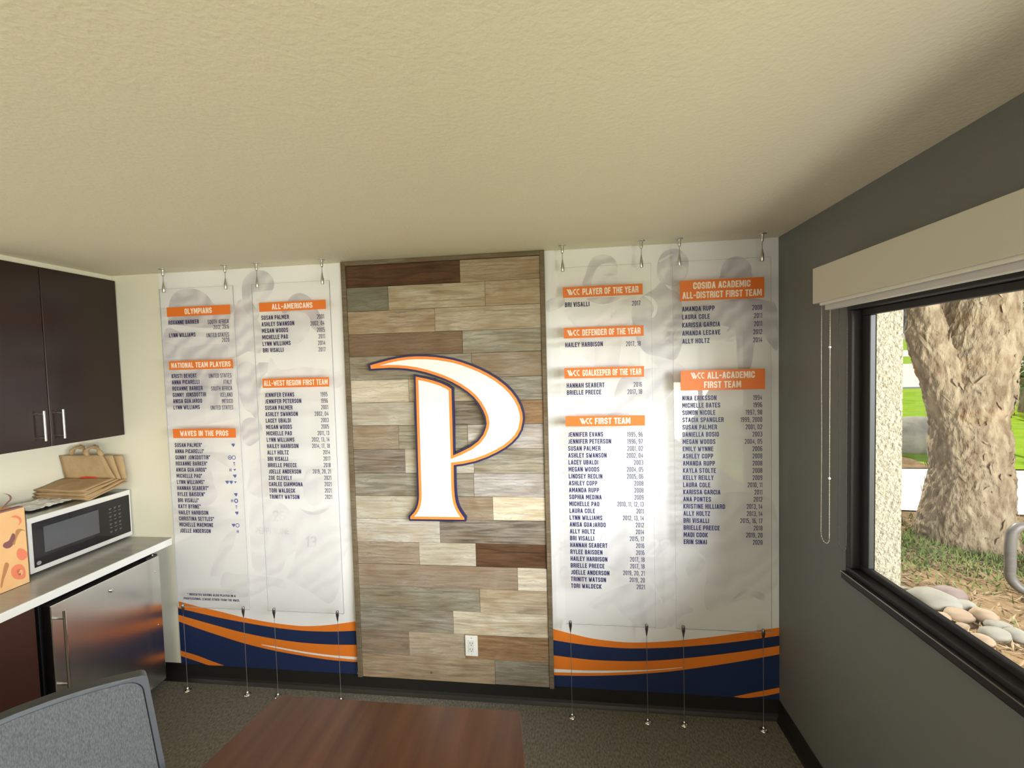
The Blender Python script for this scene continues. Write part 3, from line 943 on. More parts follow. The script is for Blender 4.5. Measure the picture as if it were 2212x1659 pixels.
def pros_extra(root):
    rows_ = ['S', '', 'OC', 'T', 'HV', 'S', 'SSW', '', 'D', 'HX', 'T', 'D', '', 'SC', 'H']
    a, b = un(*e2((835, 410)), 1, YT), un(*e2((868, 1348)), 1, YT)
    for i, r in enumerate(rows_):
        if not r:
            continue
        z = a.z + (b.z - a.z) * i / 14
        mb = MB()
        for k, ch in enumerate(r[::-1]):
            x = (a.x + b.x) / 2 - k * .0245 - .002
            s = .0105
            y = YT - .0002
            if ch in 'HT':
                write(mb, ch, x, z - .009, .018, y, wid=.7, t=.22, align='c')
            elif ch in 'OC':
                pts = [(x + s * math.cos(t * math.pi / 6), z + s * math.sin(t * math.pi / 6)) for t in range(13)]
                stroke(mb, pts, .004, lambda p: (p.x, y, p.y))
                if ch == 'O':
                    mb.box(x - .005, x + .005, y - .0001, y, z - .003, z + .003)
            elif ch == 'X':
                pts = [(x + s * math.cos(t * math.pi / 3), z + s * math.sin(t * math.pi / 3)) for t in range(7)]
                stroke(mb, pts, .006, lambda p: (p.x, y, p.y))
            elif ch in 'VW':
                mb.add([(x - s, y, z + .004), (x + s, y, z + .007), (x + .006, y, z), (x, y, z - .007), (x - .002, y, z + .001)], [(0, 1, 2, 3, 4)])
            else:
                mb.add([(x - s, y, z + s * .8), (x + s, y, z + s * .9), (x + s * .9, y, z - .001), (x, y, z - s * 1.1), (x - s * .4, y, z - .003), (x - s * .9, y, z + .001)], [(0, 1, 2, 3, 4, 5)])
        mb.build('badge', M_icon, root, fix=False)
    mb = MB()
    for s_, ctr, wpx in (('* INDICATES HAVING ALSO PLAYED IN A', (560, 411), 500), ('PROFESSIONAL LEAGUE OTHER THAN THE NWSL', (562, 456), 580)):
        c = un(*c6b(ctr), 1, YT)
        q0, q1 = un(*c6b((ctr[0] - wpx / 2, ctr[1])), 1, YT), un(*c6b((ctr[0] + wpx / 2, ctr[1])), 1, YT)
        write(mb, s_, c.x, c.z - .0065, .013, YT - .0002, wid=.5, t=.19, align='c', fit=q1.x - q0.x)
    mb.build('footnote', M_txt, root, fix=False)

def hd(fn, *pts):
    return [fn(p) for p in pts]

panel(-3.312, -2.860, 'clear acrylic name panel with three headers, OLYMPIANS on top, leftmost',
 [(*hd(e1, (150, 523), (840, 495), (843, 597), (155, 625)), [('OLYMPIANS', .43, False)]),
  (*hd(e1, (175, 1110), (870, 1085), (872, 1182), (180, 1205)), [('NATIONAL TEAM PLAYERS', .93, False)]),
  (*hd(e2, (168, 235), (850, 228), (853, 327), (172, 335)), [('WAVES IN THE PROS', .77, False)])],
 [([('ROXANNE BARKER', '')], e1((170, 690)), e1((170, 690)), None, None, 0),
  ([('LYNN WILLIAMS', '')], e1((178, 828)), e1((178, 828)), None, None, 0),
  ([('', 'SOUTH AFRICA'), ('', '2012, 2016')], e1((170, 672)), e1((170, 730)), e1((826, 672)), e1((828, 730)), 0),
  ([('', 'UNITED STATES'), ('', '2020')], e1((170, 817)), e1((170, 873)), e1((828, 817)), e1((832, 873)), 0),
  ([('KRISTI BEVERT', 'UNITED STATES'), ('ANNA PICARELLI', 'ITALY'), ('ROXANNE BARKER', 'SOUTH AFRICA'), ('GUNNY JONSDOTTIR', 'ICELAND'), ('ANISA GUAJARDO', 'MEXICO'), (WIL, 'UNITED STATES')],
   e1((205, 1270)), e1((225, 1610)), e1((855, 1260)), e1((872, 1608)), 0),
  ([(PAL + '*', ''), ('ANNA PICARELLI*', ''), ('GUNNY JONSDOTTIR*', ''), ('ROXANNE BARKER*', ''), ('ANISA GUAJARDO*', ''), (PAO + '*', ''), (WIL + '*', ''), ('HANNAH SEABERT*', ''), ('RYLEE BAISDEN*', ''), (VIS + '*', ''), ('KATY BYRNE*', ''), (HAR, ''), ('CHRISTINA SETTLES*', ''), ('MICHELLE MAEMONE', ''), (AND, '')],
   e2((195, 410)), e2((237, 1337)), None, None, 0)], pros_extra)
panel(-2.748, -2.295, 'clear acrylic name panel with ALL-AMERICANS header, beside the left edge of the wood planks',
 [(*hd(e1, (1152, 478), (1878, 435), (1880, 540), (1158, 572)), [('ALL-AMERICANS', .61, False)]),
  (*hd(e1, (1192, 1300), (1913, 1278), (1918, 1382), (1195, 1398)), [('ALL-WEST REGION FIRST TEAM', .96, False)])],
 [([(PAL, '2001'), (SWA, '2002, 04'), (WOO, '2005'), (PAO, '2011'), (WIL, '2014'), (VIS, '2017')], e1((1180, 637)), e1((1195, 990)), e1((1858, 620)), e1((1878, 977)), 0),
  ([(JE, '1995'), (JP, '1996'), (PAL, '2001'), (SWA, '2002, 04'), (UBA, '2003'), (WOO, '2005'), (PAO, '2011, 13'), (WIL, '2012, 13, 14'), (HAR, '2014, 17, 18'), (HOL, '2014'), (VIS, '2017'), (PRE, '2018'), (AND, '2019, 20, 21'), ('ZOE CLEVELY', '2021'), ('CARLEE GIAMMONA', '2021'), (TW, '2021'), (TWA, '2021')],
   e1((1217, 1475)), e2((1215, 970)), e1((1899, 1465)), e2((1896, 972)), 0)])
panel(-1.076, -.624, 'clear acrylic name panel with four orange headers, beside the right edge of the wood planks',
 [(*hd(e3, (228, 495), (933, 460), (935, 555), (230, 590)), [('PLAYER OF THE YEAR', .70, True)]),
  (*hd(e3, (235, 855), (943, 828), (944, 922), (240, 948)), [('DEFENDER OF THE YEAR', .725, True)]),
  (*hd(e3, (240, 1210), (947, 1190), (948, 1285), (245, 1302)), [('GOALKEEPER OF THE YEAR', .735, True)]),
  (*hd(e4, (252, 77), (955, 70), (956, 160), (254, 170)), [('FIRST TEAM', .445, True)])],
 [([(VIS, '2017')], e3((247, 650)), e3((247, 650)), e3((915, 632)), e3((915, 632)), 0),
  ([(HAR, '2017, 18')], e3((250, 1005)), e3((250, 1005)), e3((918, 990)), e3((918, 990)), 0),
  ([('HANNAH SEABERT', '2016'), (PRE, '2017, 18')], e3((262, 1364)), e3((265, 1426)), e3((929, 1352)), e3((931, 1416)), 0),
  ([(JE, '1995, 96'), (JP, '1996, 97'), (PAL, '2001, 02'), (SWA, '2002, 04'), (UBA, '2003'), (WOO, '2004, 05'), ('LINDSEY REDLIN', '2005, 06'), (COP, '2008'), (RUP, '2008'), ('SOPHIA MEDINA', '2009'), (PAO, '2010, 11, 12, 13'), (COL_, '2011'), (WIL, '2012, 13, 14'), ('ANISA GUAJARDO', '2012'), (HOL, '2014'), (VIS, '2015, 17'), ('HANNAH SEABERT', '2016'), ('RYLEE BAISDEN', '2016'), (HAR, '2017, 18'), (PRE, '2017, 18'), (AND, '2019, 20, 21'), (TWA, '2019, 20'), (TW, '2021')],
   e4((272, 240)), e4((302, 1577)), e4((935, 238)), e4((955, 1590)), 0)])
panel(-.523, -.071, 'clear acrylic name panel with two tall two-line headers, nearest the grey wall',
 [(*hd(e3, (1262, 435), (2010, 405), (2012, 585), (1267, 618)), [('COSIDA ACADEMIC', .68, False), ('ALL-DISTRICT FIRST TEAM', .94, False)]),
  (*hd(e3, (1270, 1232), (2018, 1213), (2018, 1393), (1273, 1410)), [('ALL-ACADEMIC', .56, True), ('FIRST TEAM', .44, False)])],
 [([(RUP, '2008'), (COL_, '2011'), (GAR, '2011'), ('AMANDA LECAVE', '2012'), (HOL, '2014')], e3((1283, 688)), e3((1287, 972)), e3((1990, 670)), e3((1994, 957)), 0),
  ([('NINA ERIKSSON', '1994'), ('MICHELLE BATES', '1996'), ('SUMON NICOLE', '1997, 98'), ('STACIA SPANGLER', '1999, 2000'), (PAL, '2001, 02'), ('DANIELLA BOSIO', '2003'), (WOO, '2004, 05'), ('EMILY WYNNE', '2006'), (COP, '2008'), (RUP, '2008'), ('KAYLA STOLTE', '2008'), ('KELLY REILLY', '2009'), (COL_, '2010, 11'), (GAR, '2011'), ('ANA PONTES', '2012'), ('KRISTINE HILLIARD', '2013, 14'), (HOL, '2013, 14'), (VIS, '2015, 16, 17'), (PRE, '2018'), ('MADI COOK', '2019, 20'), ('ERIN SINAI', '2020')],
   e3((1288, 1476)), e4((1295, 1188)), e3((1995, 1468)), e4((1992, 1195)), 0)])

# ------------------------------------------------------------------ cables holding the panels
HX = [(-3.283, -2.902), (-2.713, -2.334), (-1.053, -.669), (-.489, -.110)]
SIDE = ['left', 'right']
PN = ['leftmost acrylic panel', 'second acrylic panel from the left', 'third acrylic panel from the left', 'acrylic panel nearest the grey wall']
for i, pr in enumerate(HX):
    for j, x in enumerate(pr):
        y = -.081
        t = thing('cable_hanger', (x, y, HC), 'steel ceiling hanger at top %s corner of %s' % (SIDE[j], PN[i]), 'cable hanger', 'ceiling cable hangers of the acrylic panels')
        MB().tube([(x, y, HC), (x, y, HC - .002), (x, y, HC - .004)], [.019, .019, .012], 20).build('ceiling_disc', M_steel, t, True)
        MB().tube([(x, y, HC - .003), (x, y, HC - .018), (x, y, HC - .026), (x, y, HC - .036), (x, y, HC - .039)], [.009, .007, .0075, .0055, .003], 14).build('barrel', M_steel, t, True)
        MB().tube([(x, y, HC - .038), (x, y, 2.372)], .0013, 6).build('cable', M_dsteel, t, True)
        mb = MB().tube([(x, y, 2.374), (x, y, 2.370), (x, y, 2.346), (x, y, 2.343), (x, y, 2.3125), (x, y, 2.311)], [.002, .0028, .0066, .0080, .0080, .0070], 16)
        mb.build('clamp', M_steel, t, True)
        t = thing('floor_cable', (x, y, 0), 'floor cable at bottom %s corner of %s' % (SIDE[j], PN[i]), 'cable', 'floor cables of the acrylic panels')
        MB().tube([(x, y, .0), (x, y, .002), (x, y, .0045)], [.019, .019, .013], 20).build('floor_disc', M_chrome, t, True)
        MB().tube([(x, y, .004), (x, y, .016), (x, y, .02)], [.0085, .0075, .004], 14).build('barrel', M_chrome, t, True)
        MB().tube([(x + .012, y - .003, .004), (x + .012, y - .003, .013)], [.0035, .003], 8).build('set_screw', M_chrome, t, True)
        MB().tube([(x, y, .018), (x, y, .462)], .0013, 6).build('cable', mat('bright_cable', (.6, .58, .55), .3, .8), t, True)
        mb = MB().tube([(x, y, .456), (x, y, .460), (x, y, .484), (x, y, .487), (x, y, .5135), (x, y, .515)], [.002, .0028, .0066, .0080, .0080, .0070], 16)
        mb.build('clamp', M_dsteel, t, True)

# ------------------------------------------------------------------ kitchen corner
M_stain = mat('brushed_stainless', (.70, .69, .65), .24, 1.0, bump=((2, 2, 420), .05, .001))
M_lam = mat('grey_laminate', S(172, 170, 166), .25, var=((4, 26, 4), .25, S(158, 156, 150)))
M_edge = mat('white_edge_band', (.86, .86, .84), .4)
UC = thing('upper_cabinet', (-3.85, -.378, 1.495), 'dark espresso two-door wall cabinet hung above the counter', 'cabinet')
MB().box(-4.018, -3.698, -.744, -.004, 1.495, 2.411).build('cabinet_body', M_espresso, UC, bevel=.001, seg=1)
MB().box(-4.018, -3.70, -.744, -.004, 2.411, HC - .001).build('scribe_strip', M_wall, UC)
for (a, b, hy) in ((-.3770, -.006, -.3405), (-.742, -.3800, -.4235)):
    d = MB().box(-3.697, -3.677, a, b, 1.497, 2.409).build('cabinet_door', M_espresso, UC, bevel=.0015, seg=1)
    MB().tube([(-3.645, hy, 1.532), (-3.645, hy, 1.683)], .0055, 14).tube([(-3.677, hy, 1.548), (-3.645, hy, 1.548)], .0045, 10).tube([(-3.677, hy, 1.668), (-3.645, hy, 1.668)], .0045, 10).build('bar_handle', M_steel, d, True)

WT = thing('counter_worktop', (-3.71, -.9, .834), 'long counter worktop with grey top and thick white front edge', 'worktop')
MB().box(-4.018, -3.405, -1.75, -.005, .8345, .873).build('edge_band', M_edge, WT, bevel=.001, seg=1)
MB().box(-4.018, -3.4065, -1.749, -.006, .8731, .876).build('laminate_top', M_lam, WT)

BC = thing('base_cabinet', (-3.72, -1.2, 0), 'dark brown base cabinet under the counter beside the small fridge', 'cabinet')
MB().box(-4.0, -3.452, -1.74, -.662, .1, .833).build('cabinet_body', mat('base_brown', S(66, 38, 30), .35), BC)
MB().box(-4.0, -3.50, -1.74, -.664, .0, .0995).build('toe_kick', M_black, BC)
for a, b in ((-1.2, -.664), (-1.738, -1.204)):
    MB().box(-3.451, -3.432, a, b, .104, .826).build('cabinet_door', mat('base_brown', S(66, 38, 30), .35), BC, bevel=.0015, seg=1)

FR = thing('mini_fridge', (-3.7, -.363, 0), 'stainless steel undercounter fridge with long bar handle beside the wall', 'fridge')
MB().box(-3.98, -3.462, -.632, -.094, .03, .812).build('fridge_body', M_black, FR, bevel=.003)
MB().box(-3.461, -3.452, -.624, -.102, .085, .806).build('gasket', M_black, FR)
dr = MB().box(-3.451, -3.400, -.629, -.097, .078, .810).build('fridge_door', M_stain, FR, bevel=.003)
MB().tube([(-3.352, -.612, .39), (-3.352, -.612, .784)], .0062, 14).build('bar_handle', M_chrome, dr, True)
for z in (.745, .435):
    MB().tube([(-3.401, -.612, z), (-3.352, -.612, z)], .005, 10).build('handle_post', M_steel, dr, True)
MB().tube([(-3.401, -.367, .746), (-3.393, -.367, .746), (-3.391, -.367, .746)], [.0105, .0095, .006], 18).build('lock', M_chrome, dr, True)
for z in (.7266, .416):
    MB().ball((-3.400, -.125, z), (.002, .0045, .0045)).build('screw', M_chrome, dr, True)
MB().box(-3.47, -3.403, -.17, -.105, .8105, .822).build('hinge', M_black, FR, bevel=.002)
MB().ball((-3.402, -.135, .825), (.004, .004, .006)).build('hinge_pin', M_chrome, FR, True)
for y in (-.58, -.14):
    for x in (-3.50, -3.93):
        MB().tube([(x, y, 0), (x, y, .01), (x, y, .032)], [.018, .018, .01], 12).build('foot', M_black, FR, True)

MW = thing('microwave', (-3.83, -.265, .876), 'stainless steel microwave with black door glass on the counter', 'microwave')
MB().box(-4.0, -3.672, -.513, -.016, .889, 1.166).build('case', mat('microwave_case', (.46, .45, .42), .3, .9), MW, bevel=.004)
MB().box(-3.6715, -3.657, -.515, -.014, .892, 1.167).build('front_frame', mat('microwave_front', (.80, .80, .79), .35, .35), MW, bevel=.003)
bl = [un(u, v, 0, -3.655) for u, v in ((68.7, 1130.6), (278.5, 1068.5), (283, 1147), (75, 1228))]
ya, yb_ = (bl[0].y + bl[3].y) / 2, (bl[1].y + bl[2].y) / 2
za, zb_ = (bl[2].z + bl[3].z) / 2, (bl[0].z + bl[1].z) / 2
dg = MB().box(-3.657, -3.6545, ya, yb_, za, zb_).build('door_glass', mat('microwave_black', (.012, .012, .014), .08), MW, bevel=.001, seg=1)
wl = [un(*crop(0, 920, .1808)(p), 0, -3.6545) for p in ((515, 1200), (1180, 1005), (1185, 1275), (540, 1515))]
wy0, wy1 = (wl[0].y + wl[3].y) / 2, (wl[1].y + wl[2].y) / 2
wz0, wz1 = (wl[2].z + wl[3].z) / 2, (wl[0].z + wl[1].z) / 2
MB().box(-3.6545, -3.6540, wy0, wy1, wz0, wz1).build('door_window', mat('microwave_screen', (.085, .09, .10), .12), dg)
kp = MB()
for r in range(7):
    for c in range(3):
        y = wy1 + .055 + c * .026
        z = zb_ - .05 - r * .022
        kp.box(-3.6545, -3.6541, y, y + .014, z, z + .003)
        if r % 2 == 0:
            kp.box(-3.6545, -3.6541, y + .002, y + .010, z - .006, z - .003)
kp.build('keypad_print', mat('keypad_grey', (.16, .16, .17), .5), dg)
lg = un(84.6, 1216, 0, -3.654)
lgo = MB().tube([(-3.6545, lg.y, lg.z), (-3.6535, lg.y, lg.z)], .0095, 24).build('round_badge', mat('badge_silver', (.55, .58, .60), .3, .6), dg)
rb = MB()
stroke(rb, [(lg.y + .0066 * math.cos(t * math.pi / 8), lg.z + .0066 * math.sin(t * math.pi / 8)) for t in range(17)], .0012, lambda p: (-3.6533, p.x, p.y))
for dy in (-.0026, .0022):
    stroke(rb, [(lg.y + dy + .0022, lg.z + .002), (lg.y + dy, lg.z + .0032), (lg.y + dy - .0016, lg.z), (lg.y + dy, lg.z - .0032), (lg.y + dy + .0022, lg.z - .002)], .0009, lambda p: (-3.6533, p.x, p.y))
rb.build('badge_script', mat('badge_ink', (.12, .13, .16), .5), dg, fix=False)
for x in (-3.70, -3.96):
    for y in (-.47, -.06):
        MB().tube([(x, y, .8761), (x, y, .891)], [.011, .013], 12).build('foot', M_black, MW, True)

# folded brown paper bags on the microwave, leaning on the back wall
M_kraft = mat('kraft_paper', S(184, 158, 120), .8, var=((14, 14, 14), .3, S(164, 134, 96)), bump=((22, 22, 22), .6, .008))
random.seed(9)
def leaf(mb, c00, c10, c11, c01, th, wob, seed):
    """thin crumpled paper leaf, four corners, thickness along its normal"""
    A, B, C_, D = map(Vector, (c00, c10, c11, c01))
    nrm = (B - A).cross(D - A).normalized()
    def fn(off):
        def g(u, v):
            p = (A * (1 - u) + B * u) * (1 - v) + (D * (1 - u) + C_ * u) * v
            w = noise.noise(Vector((u * 2.3 + seed, v * 2.1, seed))) * wob
            return p + nrm * (off + w)
        return g
    n = 10
    a = len(mb.v)
    mb.grid(fn(0), n, n)
    mb.grid(fn(th), n, n)
    b = a + (n + 1) ** 2
    rim = [i for i in range(n + 1)] + [(n + 1) * j + n for j in range(1, n + 1)] + [(n + 1) * n + i for i in range(n - 1, -1, -1)] + [(n + 1) * j for j in range(n - 1, 0, -1)]
    k = len(rim)
    for i in range(k):
        mb.f.append((a + rim[i], a + rim[(i + 1) % k], b + rim[(i + 1) % k], b + rim[i]))
        mb.mi.append(0)
bag_lab = ['front of the folded brown paper bags on the microwave, with rolled handles and red mark',
           'middle folded brown paper bag on the microwave, its right edge showing behind the front bag',
           'rear folded brown paper bag on the microwave, closest to the cream wall']
for k in range(3):
    B = thing('paper_bag', (-3.84, -.12, 1.168 + .012 * (2 - k)), bag_lab[k], 'paper bag', 'folded paper bags on the microwave')
    dz = -.019 * k
    dy = .018 * k
    dx = .030 * k
    fold = 1.262 + dz * .4
    low = MB()
    leaf(low, (-4.008, -.238 - .004 * k, 1.226 + dz), (-3.722 + dx * .7, -.212 - .010 * k, 1.214 + dz), (-3.672 + dx * .5, -.082 + dy, fold - .006), (-3.995, -.086 + dy, fold - .006), -.0035, .004, k * 3.1)
    leaf(low, (-4.008, -.232 - .004 * k, 1.220 + dz), (-3.716 + dx * .7, -.204 - .010 * k, 1.206 + dz), (-3.668 + dx * .5, -.076 + dy, fold - .022), (-3.995, -.080 + dy, fold - .022), -.003, .004, k * 3.1 + 7)
    low.build('lower_leaf', M_kraft, B, True)
    up = MB()
    leaf(up, (-3.995, -.086 + dy, fold - .010), (-3.668 + dx * .5, -.080 + dy, fold - .010), (-3.752 + dx * 1.5, -.074 + dy, 1.389 - .006 * k), (-4.010, -.100 + dy, 1.392 - .006 * k), .004, .004, k * 5.3 + 2)
    up.build('upright_leaf', M_kraft, B, True)
    if k == 0:
        MB().add([(-3.900, -.0905, 1.256), (-3.775, -.0885, 1.256), (-3.80, -.0895, 1.264), (-3.85, -.0900, 1.266), (-3.885, -.0903, 1.263)], [(0, 1, 2, 3, 4)]).build('red_print', mat('red_print', S(206, 52, 40), .6), B, fix=False)
        for cx_ in (-3.895, -3.80):
            pts = [(cx_ + .052 * math.cos(t * math.pi / 10), -.084 - .006 * math.sin(t), 1.388 + .050 * math.sin(t * math.pi / 10)) for t in range(11)]
            MB().tube(pts, [.010 + .004 * math.sin(i * 1.7) for i in range(11)], 8).build('rolled_handle', M_kraft, B, True)

PB = MB()
def crump(u, v):
    x = -3.965 + .21 * v
    y = -.43 + .20 * u
    h = .010 + .016 * (noise.noise(Vector((u * 4, v * 4, 1.7))) + .5) * math.sin(math.pi * u) ** .5 * math.sin(math.pi * v) ** .5
    h += .006 * noise.noise(Vector((u * 11, v * 11, 4)))
    return (x, y, 1.167 + max(h, .0015))
PB.grid(crump, 26, 26)
o = PB.build('plastic_bag', mat('white_plastic_film', (.78, .78, .76), .18, spec=.7), smooth=False)
tag(o, 'crumpled white plastic bag on top of the microwave', 'plastic bag')

# printed paper shopping bag
SB = thing('shopping_bag', (-3.72, -.70, .876), 'tan paper shopping bag with painted vegetables left of the microwave', 'shopping bag')
M_tan = mat('tan_bag_paper', S(232, 190, 138), .7, var=((9, 9, 9), .35, S(222, 172, 118)))
sbx0, sbx1, sby0, sby1, sbz0, sbz1 = -3.83, -3.61, -.872, -.5515, .8762, 1.240
mb = MB()
t = .002
mb.box(sbx1 - t, sbx1, sby0, sby1, sbz0, sbz1).box(sbx0, sbx0 + t, sby0, sby1, sbz0, sbz1)
mb.box(sbx0, sbx1, sby1 - t, sby1, sbz0, sbz1 - .002).box(sbx0, sbx1, sby0, sby0 + t, sbz0, sbz1 - .002).box(sbx0, sbx1, sby0, sby1, sbz0, sbz0 + t)
mb.build('bag_body', M_tan, SB)
def deco(name, pts, m, n=4):
    P = smooth_curve([un(u, v, 0, sbx1 + .0006) for u, v in pts], n, True)
    for p in P:
        p.y = min(max(p.y, sby0 + .002), sby1 - .002)
    MB().add(P, [tuple(range(len(P)))]).build(name, m, SB, fix=False)
M_tom = mat('tomato_print', S(224, 128, 96), .7)
M_aub = mat('aubergine_print', S(128, 84, 84), .7)
M_oni = mat('leaf_print', S(176, 128, 82), .7)
bc = crop(0, 920, .1808)
bd = crop(0, 1180, .217)
deco('tomato_print', [bc(p) for p in ((130, 1090), (190, 1070), (250, 1100), (255, 1150), (215, 1190), (235, 1140), (200, 1100))], M_tom)
deco('onion_print', [bc(p) for p in ((190, 1250), (250, 1230), (310, 1260), (260, 1250), (220, 1300), (190, 1370), (175, 1420), (150, 1400), (180, 1340))], M_oni)
deco('aubergine_print', [bc(p) for p in ((150, 1285), (180, 1300), (175, 1370), (140, 1440), (80, 1465), (35, 1440), (50, 1400), (105, 1370), (130, 1320))], M_aub)
deco('tomato_print', [bd(p) for p in ((190, 20), (250, 40), (280, 90), (230, 140), (180, 120), (165, 70))], M_tom)
deco('tomato_print', [bd(p) for p in ((110, 240), (150, 190), (210, 180), (250, 230), (250, 310), (190, 330), (130, 310))], M_tom)
deco('tomato_print', [bd(p) for p in ((165, 240), (190, 220), (225, 245), (220, 285), (185, 290))], M_tan)
deco('leaf_print', [bd(p) for p in ((50, 170), (90, 180), (70, 250), (40, 330), (20, 410), (5, 400), (20, 300))], M_oni)
hm = mat('plum_ribbon', S(140, 98, 102), .6)
hb = [un(u, v, 0, sbx1 - .003) for u, v in ((-60, 1105), (-48, 1080), (-25, 1068), (5, 1066), (20, 1070), (23, 1078), (14, 1088), (4, 1099))]
rb = MB()
P = smooth_curve(hb, 5)
for i in range(len(P) - 1):
    w = .006
    rb.add([P[i] + Vector((w, 0, 0)), P[i] - Vector((w, 0, 0)), P[i + 1] - Vector((w, 0, 0)), P[i + 1] + Vector((w, 0, 0))], [(0, 1, 2, 3)])
rb.build('ribbon_handle', hm, SB, fix=False)
MB().box(sbx1 - .03, sbx1 - .004, sby0 + .01, sby1 - .004, sbz1 - .012, sbz1 + .006).build('inner_fold', hm, SB)

# ------------------------------------------------------------------ conference table
TB = thing('conference_table', (-1.63, -2.14, 0), 'reddish brown wood conference table with tapered end in the foreground', 'table')
def half(t):
    return .415 + .115 * (1 - t * t)
top, n = [], 24
Y0, LN = -.955, 2.38
for i in range(n + 1):
    t = i / n * 2 - 1
    top.append(Vector((-1.637 + half(t), Y0 - LN * i / n, .74)))
for i in range(n, -1, -1):
    t = i / n * 2 - 1
    top.append(Vector((-1.637 - half(t), Y0 - LN * i / n, .74)))
M_table = mat('table_walnut', S(86, 54, 33), .25, var=((22, 1.6, 22), .22, S(64, 38, 23)))
MB().prism(top, (0, 0, -.028)).build('table_top', [M_table], TB, bevel=.002, seg=1)
ins = [Vector((p.x * 1.0, p.y, .7115)) for p in top]
for yy in (-1.45, -2.85):
    MB().box(-1.69, -1.58, yy - .28, yy + .28, .03, .711).build('pedestal', M_table, TB, bevel=.004)
    MB().box(-1.84, -1.43, yy - .06, yy + .06, 0, .03).build('foot_bar', M_table, TB, bevel=.004)

# ------------------------------------------------------------------ office chair
CH = thing('office_chair', (-2.13, -1.66, 0), 'grey fabric office chair with dark framed backrest in the lower left foreground', 'chair')
A = Vector((-2.2496, -1.2284, 1.0))
dv = Vector((-.598, -.803, 0)).normalized()
fv = Vector((.803, -.598, 0)).normalized()
upv = Vector((-.050, -.080, 1)).normalized()
M_cfr = mat('chair_frame', (.045, .047, .05), .4)
M_bez = mat('chair_bezel', S(72, 76, 82), .5)
M_fab = mat('grey_mesh_fabric', S(98, 101, 104), .85, spec=.2, var=((420, 420, 110), .22, S(66, 69, 73)), bump=((520, 520, 320), .8, .002))
wB, hB = .49, .50
def bk(s, t, off):
    """s across 0..1 from the visible corner, t downwards 0..1; shallow curve"""
    c = .05 * (1 - (2 * s - 1) ** 2)
    arch = .012 * (1 - (2 * s - 1) ** 2)
    return A + dv * (wB * s) - upv * (hB * t - arch * (1 - t)) - fv * c + fv * off
def rrect(inset, rad, n=5):
    pts = []
    w, h = wB - 2 * inset, hB - 2 * inset
    for cx_, cy_, a0 in ((rad, rad, 180), (w - rad, rad, 270), (w - rad, h - rad, 0), (rad, h - rad, 90)):
        for k in range(n + 1):
            a = math.radians(a0 + 90 * k / n)
            pts.append(((inset + cx_ + rad * math.cos(a)) / wB, (inset + cy_ + rad * math.sin(a)) / hB))
    full = []
    for i in range(len(pts)):
        p, q = pts[i], pts[(i + 1) % len(pts)]
        m_ = 8 if abs(p[0] - q[0]) + abs(p[1] - q[1]) > .2 else 1
        for k in range(m_):
            full.append((p[0] + (q[0] - p[0]) * k / m_, p[1] + (q[1] - p[1]) * k / m_))
    return full
def ring(mb, o1, i1, off_o, off_i, mi=0):
    n = len(o1)
    vs = [bk(s, t, off_o) for s, t in o1] + [bk(s, t, off_i) for s, t in i1]
    mb.add(vs, [(k, (k + 1) % n, n + (k + 1) % n, n + k) for k in range(n)], mi)
oR, iR, jR = rrect(0, .012), rrect(.012, .03), rrect(.016, .03)
mb = MB()
ring(mb, oR, oR, .0, -.035)
ring(mb, oR, iR, -.035, -.035)
ring(mb, iR, iR, -.035, .0)
mb.build('back_frame', M_cfr, CH)
mb = MB()
ring(mb, oR, iR, .0005, .001)
mb.build('bezel', M_bez, CH)
mb = MB()
ring(mb, iR, jR, .001, -.004)
mb.build('piping', M_black, CH)
mb = MB()
mb.grid(lambda u, v: bk(.030 + .94 * u, .030 + .94 * v, -.003), 24, 20)
ring(mb, jR, rrect(.03, .025), -.0035, -.003)
mb.build('mesh_back', M_fab, CH, True)
sc = A + dv * (wB / 2) + fv * .27
sc.z = .47
def seat(off):
    pts = []
    for k in range(24):
        a = 2 * math.pi * k / 24
        ca, sa = math.cos(a), math.sin(a)
        e = .35
        pts.append(sc + dv * (.24 * math.copysign(abs(ca) ** e, ca)) + fv * (.235 * math.copysign(abs(sa) ** e, sa)) + Vector((0, 0, off)))
    return pts
MB().prism(seat(-.03), (0, 0, .06)).build('seat_cushion', M_fab, CH, bevel=.015)
MB().prism([sc + dv * .15 + fv * .15 + Vector((0, 0, -.045)), sc - dv * .15 + fv * .15 + Vector((0, 0, -.045)), sc - dv * .15 - fv * .15 + Vector((0, 0, -.045)), sc + dv * .15 - fv * .15 + Vector((0, 0, -.045))], (0, 0, .014)).build('seat_pan', M_cfr, CH)
MB().tube([(sc.x, sc.y, .09), (sc.x, sc.y, .43)], [.03, .022], 14).build('gas_lift', M_black, CH, True)
for k in range(5):
    a = math.radians(72 * k + 20)
    tip = Vector((sc.x + .30 * math.cos(a), sc.y + .30 * math.sin(a), .075))
    MB().tube([(sc.x, sc.y, .10), tip], [.024, .015], 8).build('base_arm', M_cfr, CH, True)
    q = Vector((-math.sin(a), math.cos(a), 0))
    MB().tube([Vector((tip.x, tip.y, .03)) - q * .018, Vector((tip.x, tip.y, .03)) + q * .018], .03, 16).build('caster', M_black, CH, True)
sp0 = A + dv * (wB / 2) - upv * .40 - fv * .07
MB().tube([sp0, sp0 - Vector((0, 0, .10)) - fv * .01, sc - fv * .20 + Vector((0, 0, -.07)), sc - fv * .05 + Vector((0, 0, -.05))], .016, 10).build('back_support', M_cfr, CH, True)

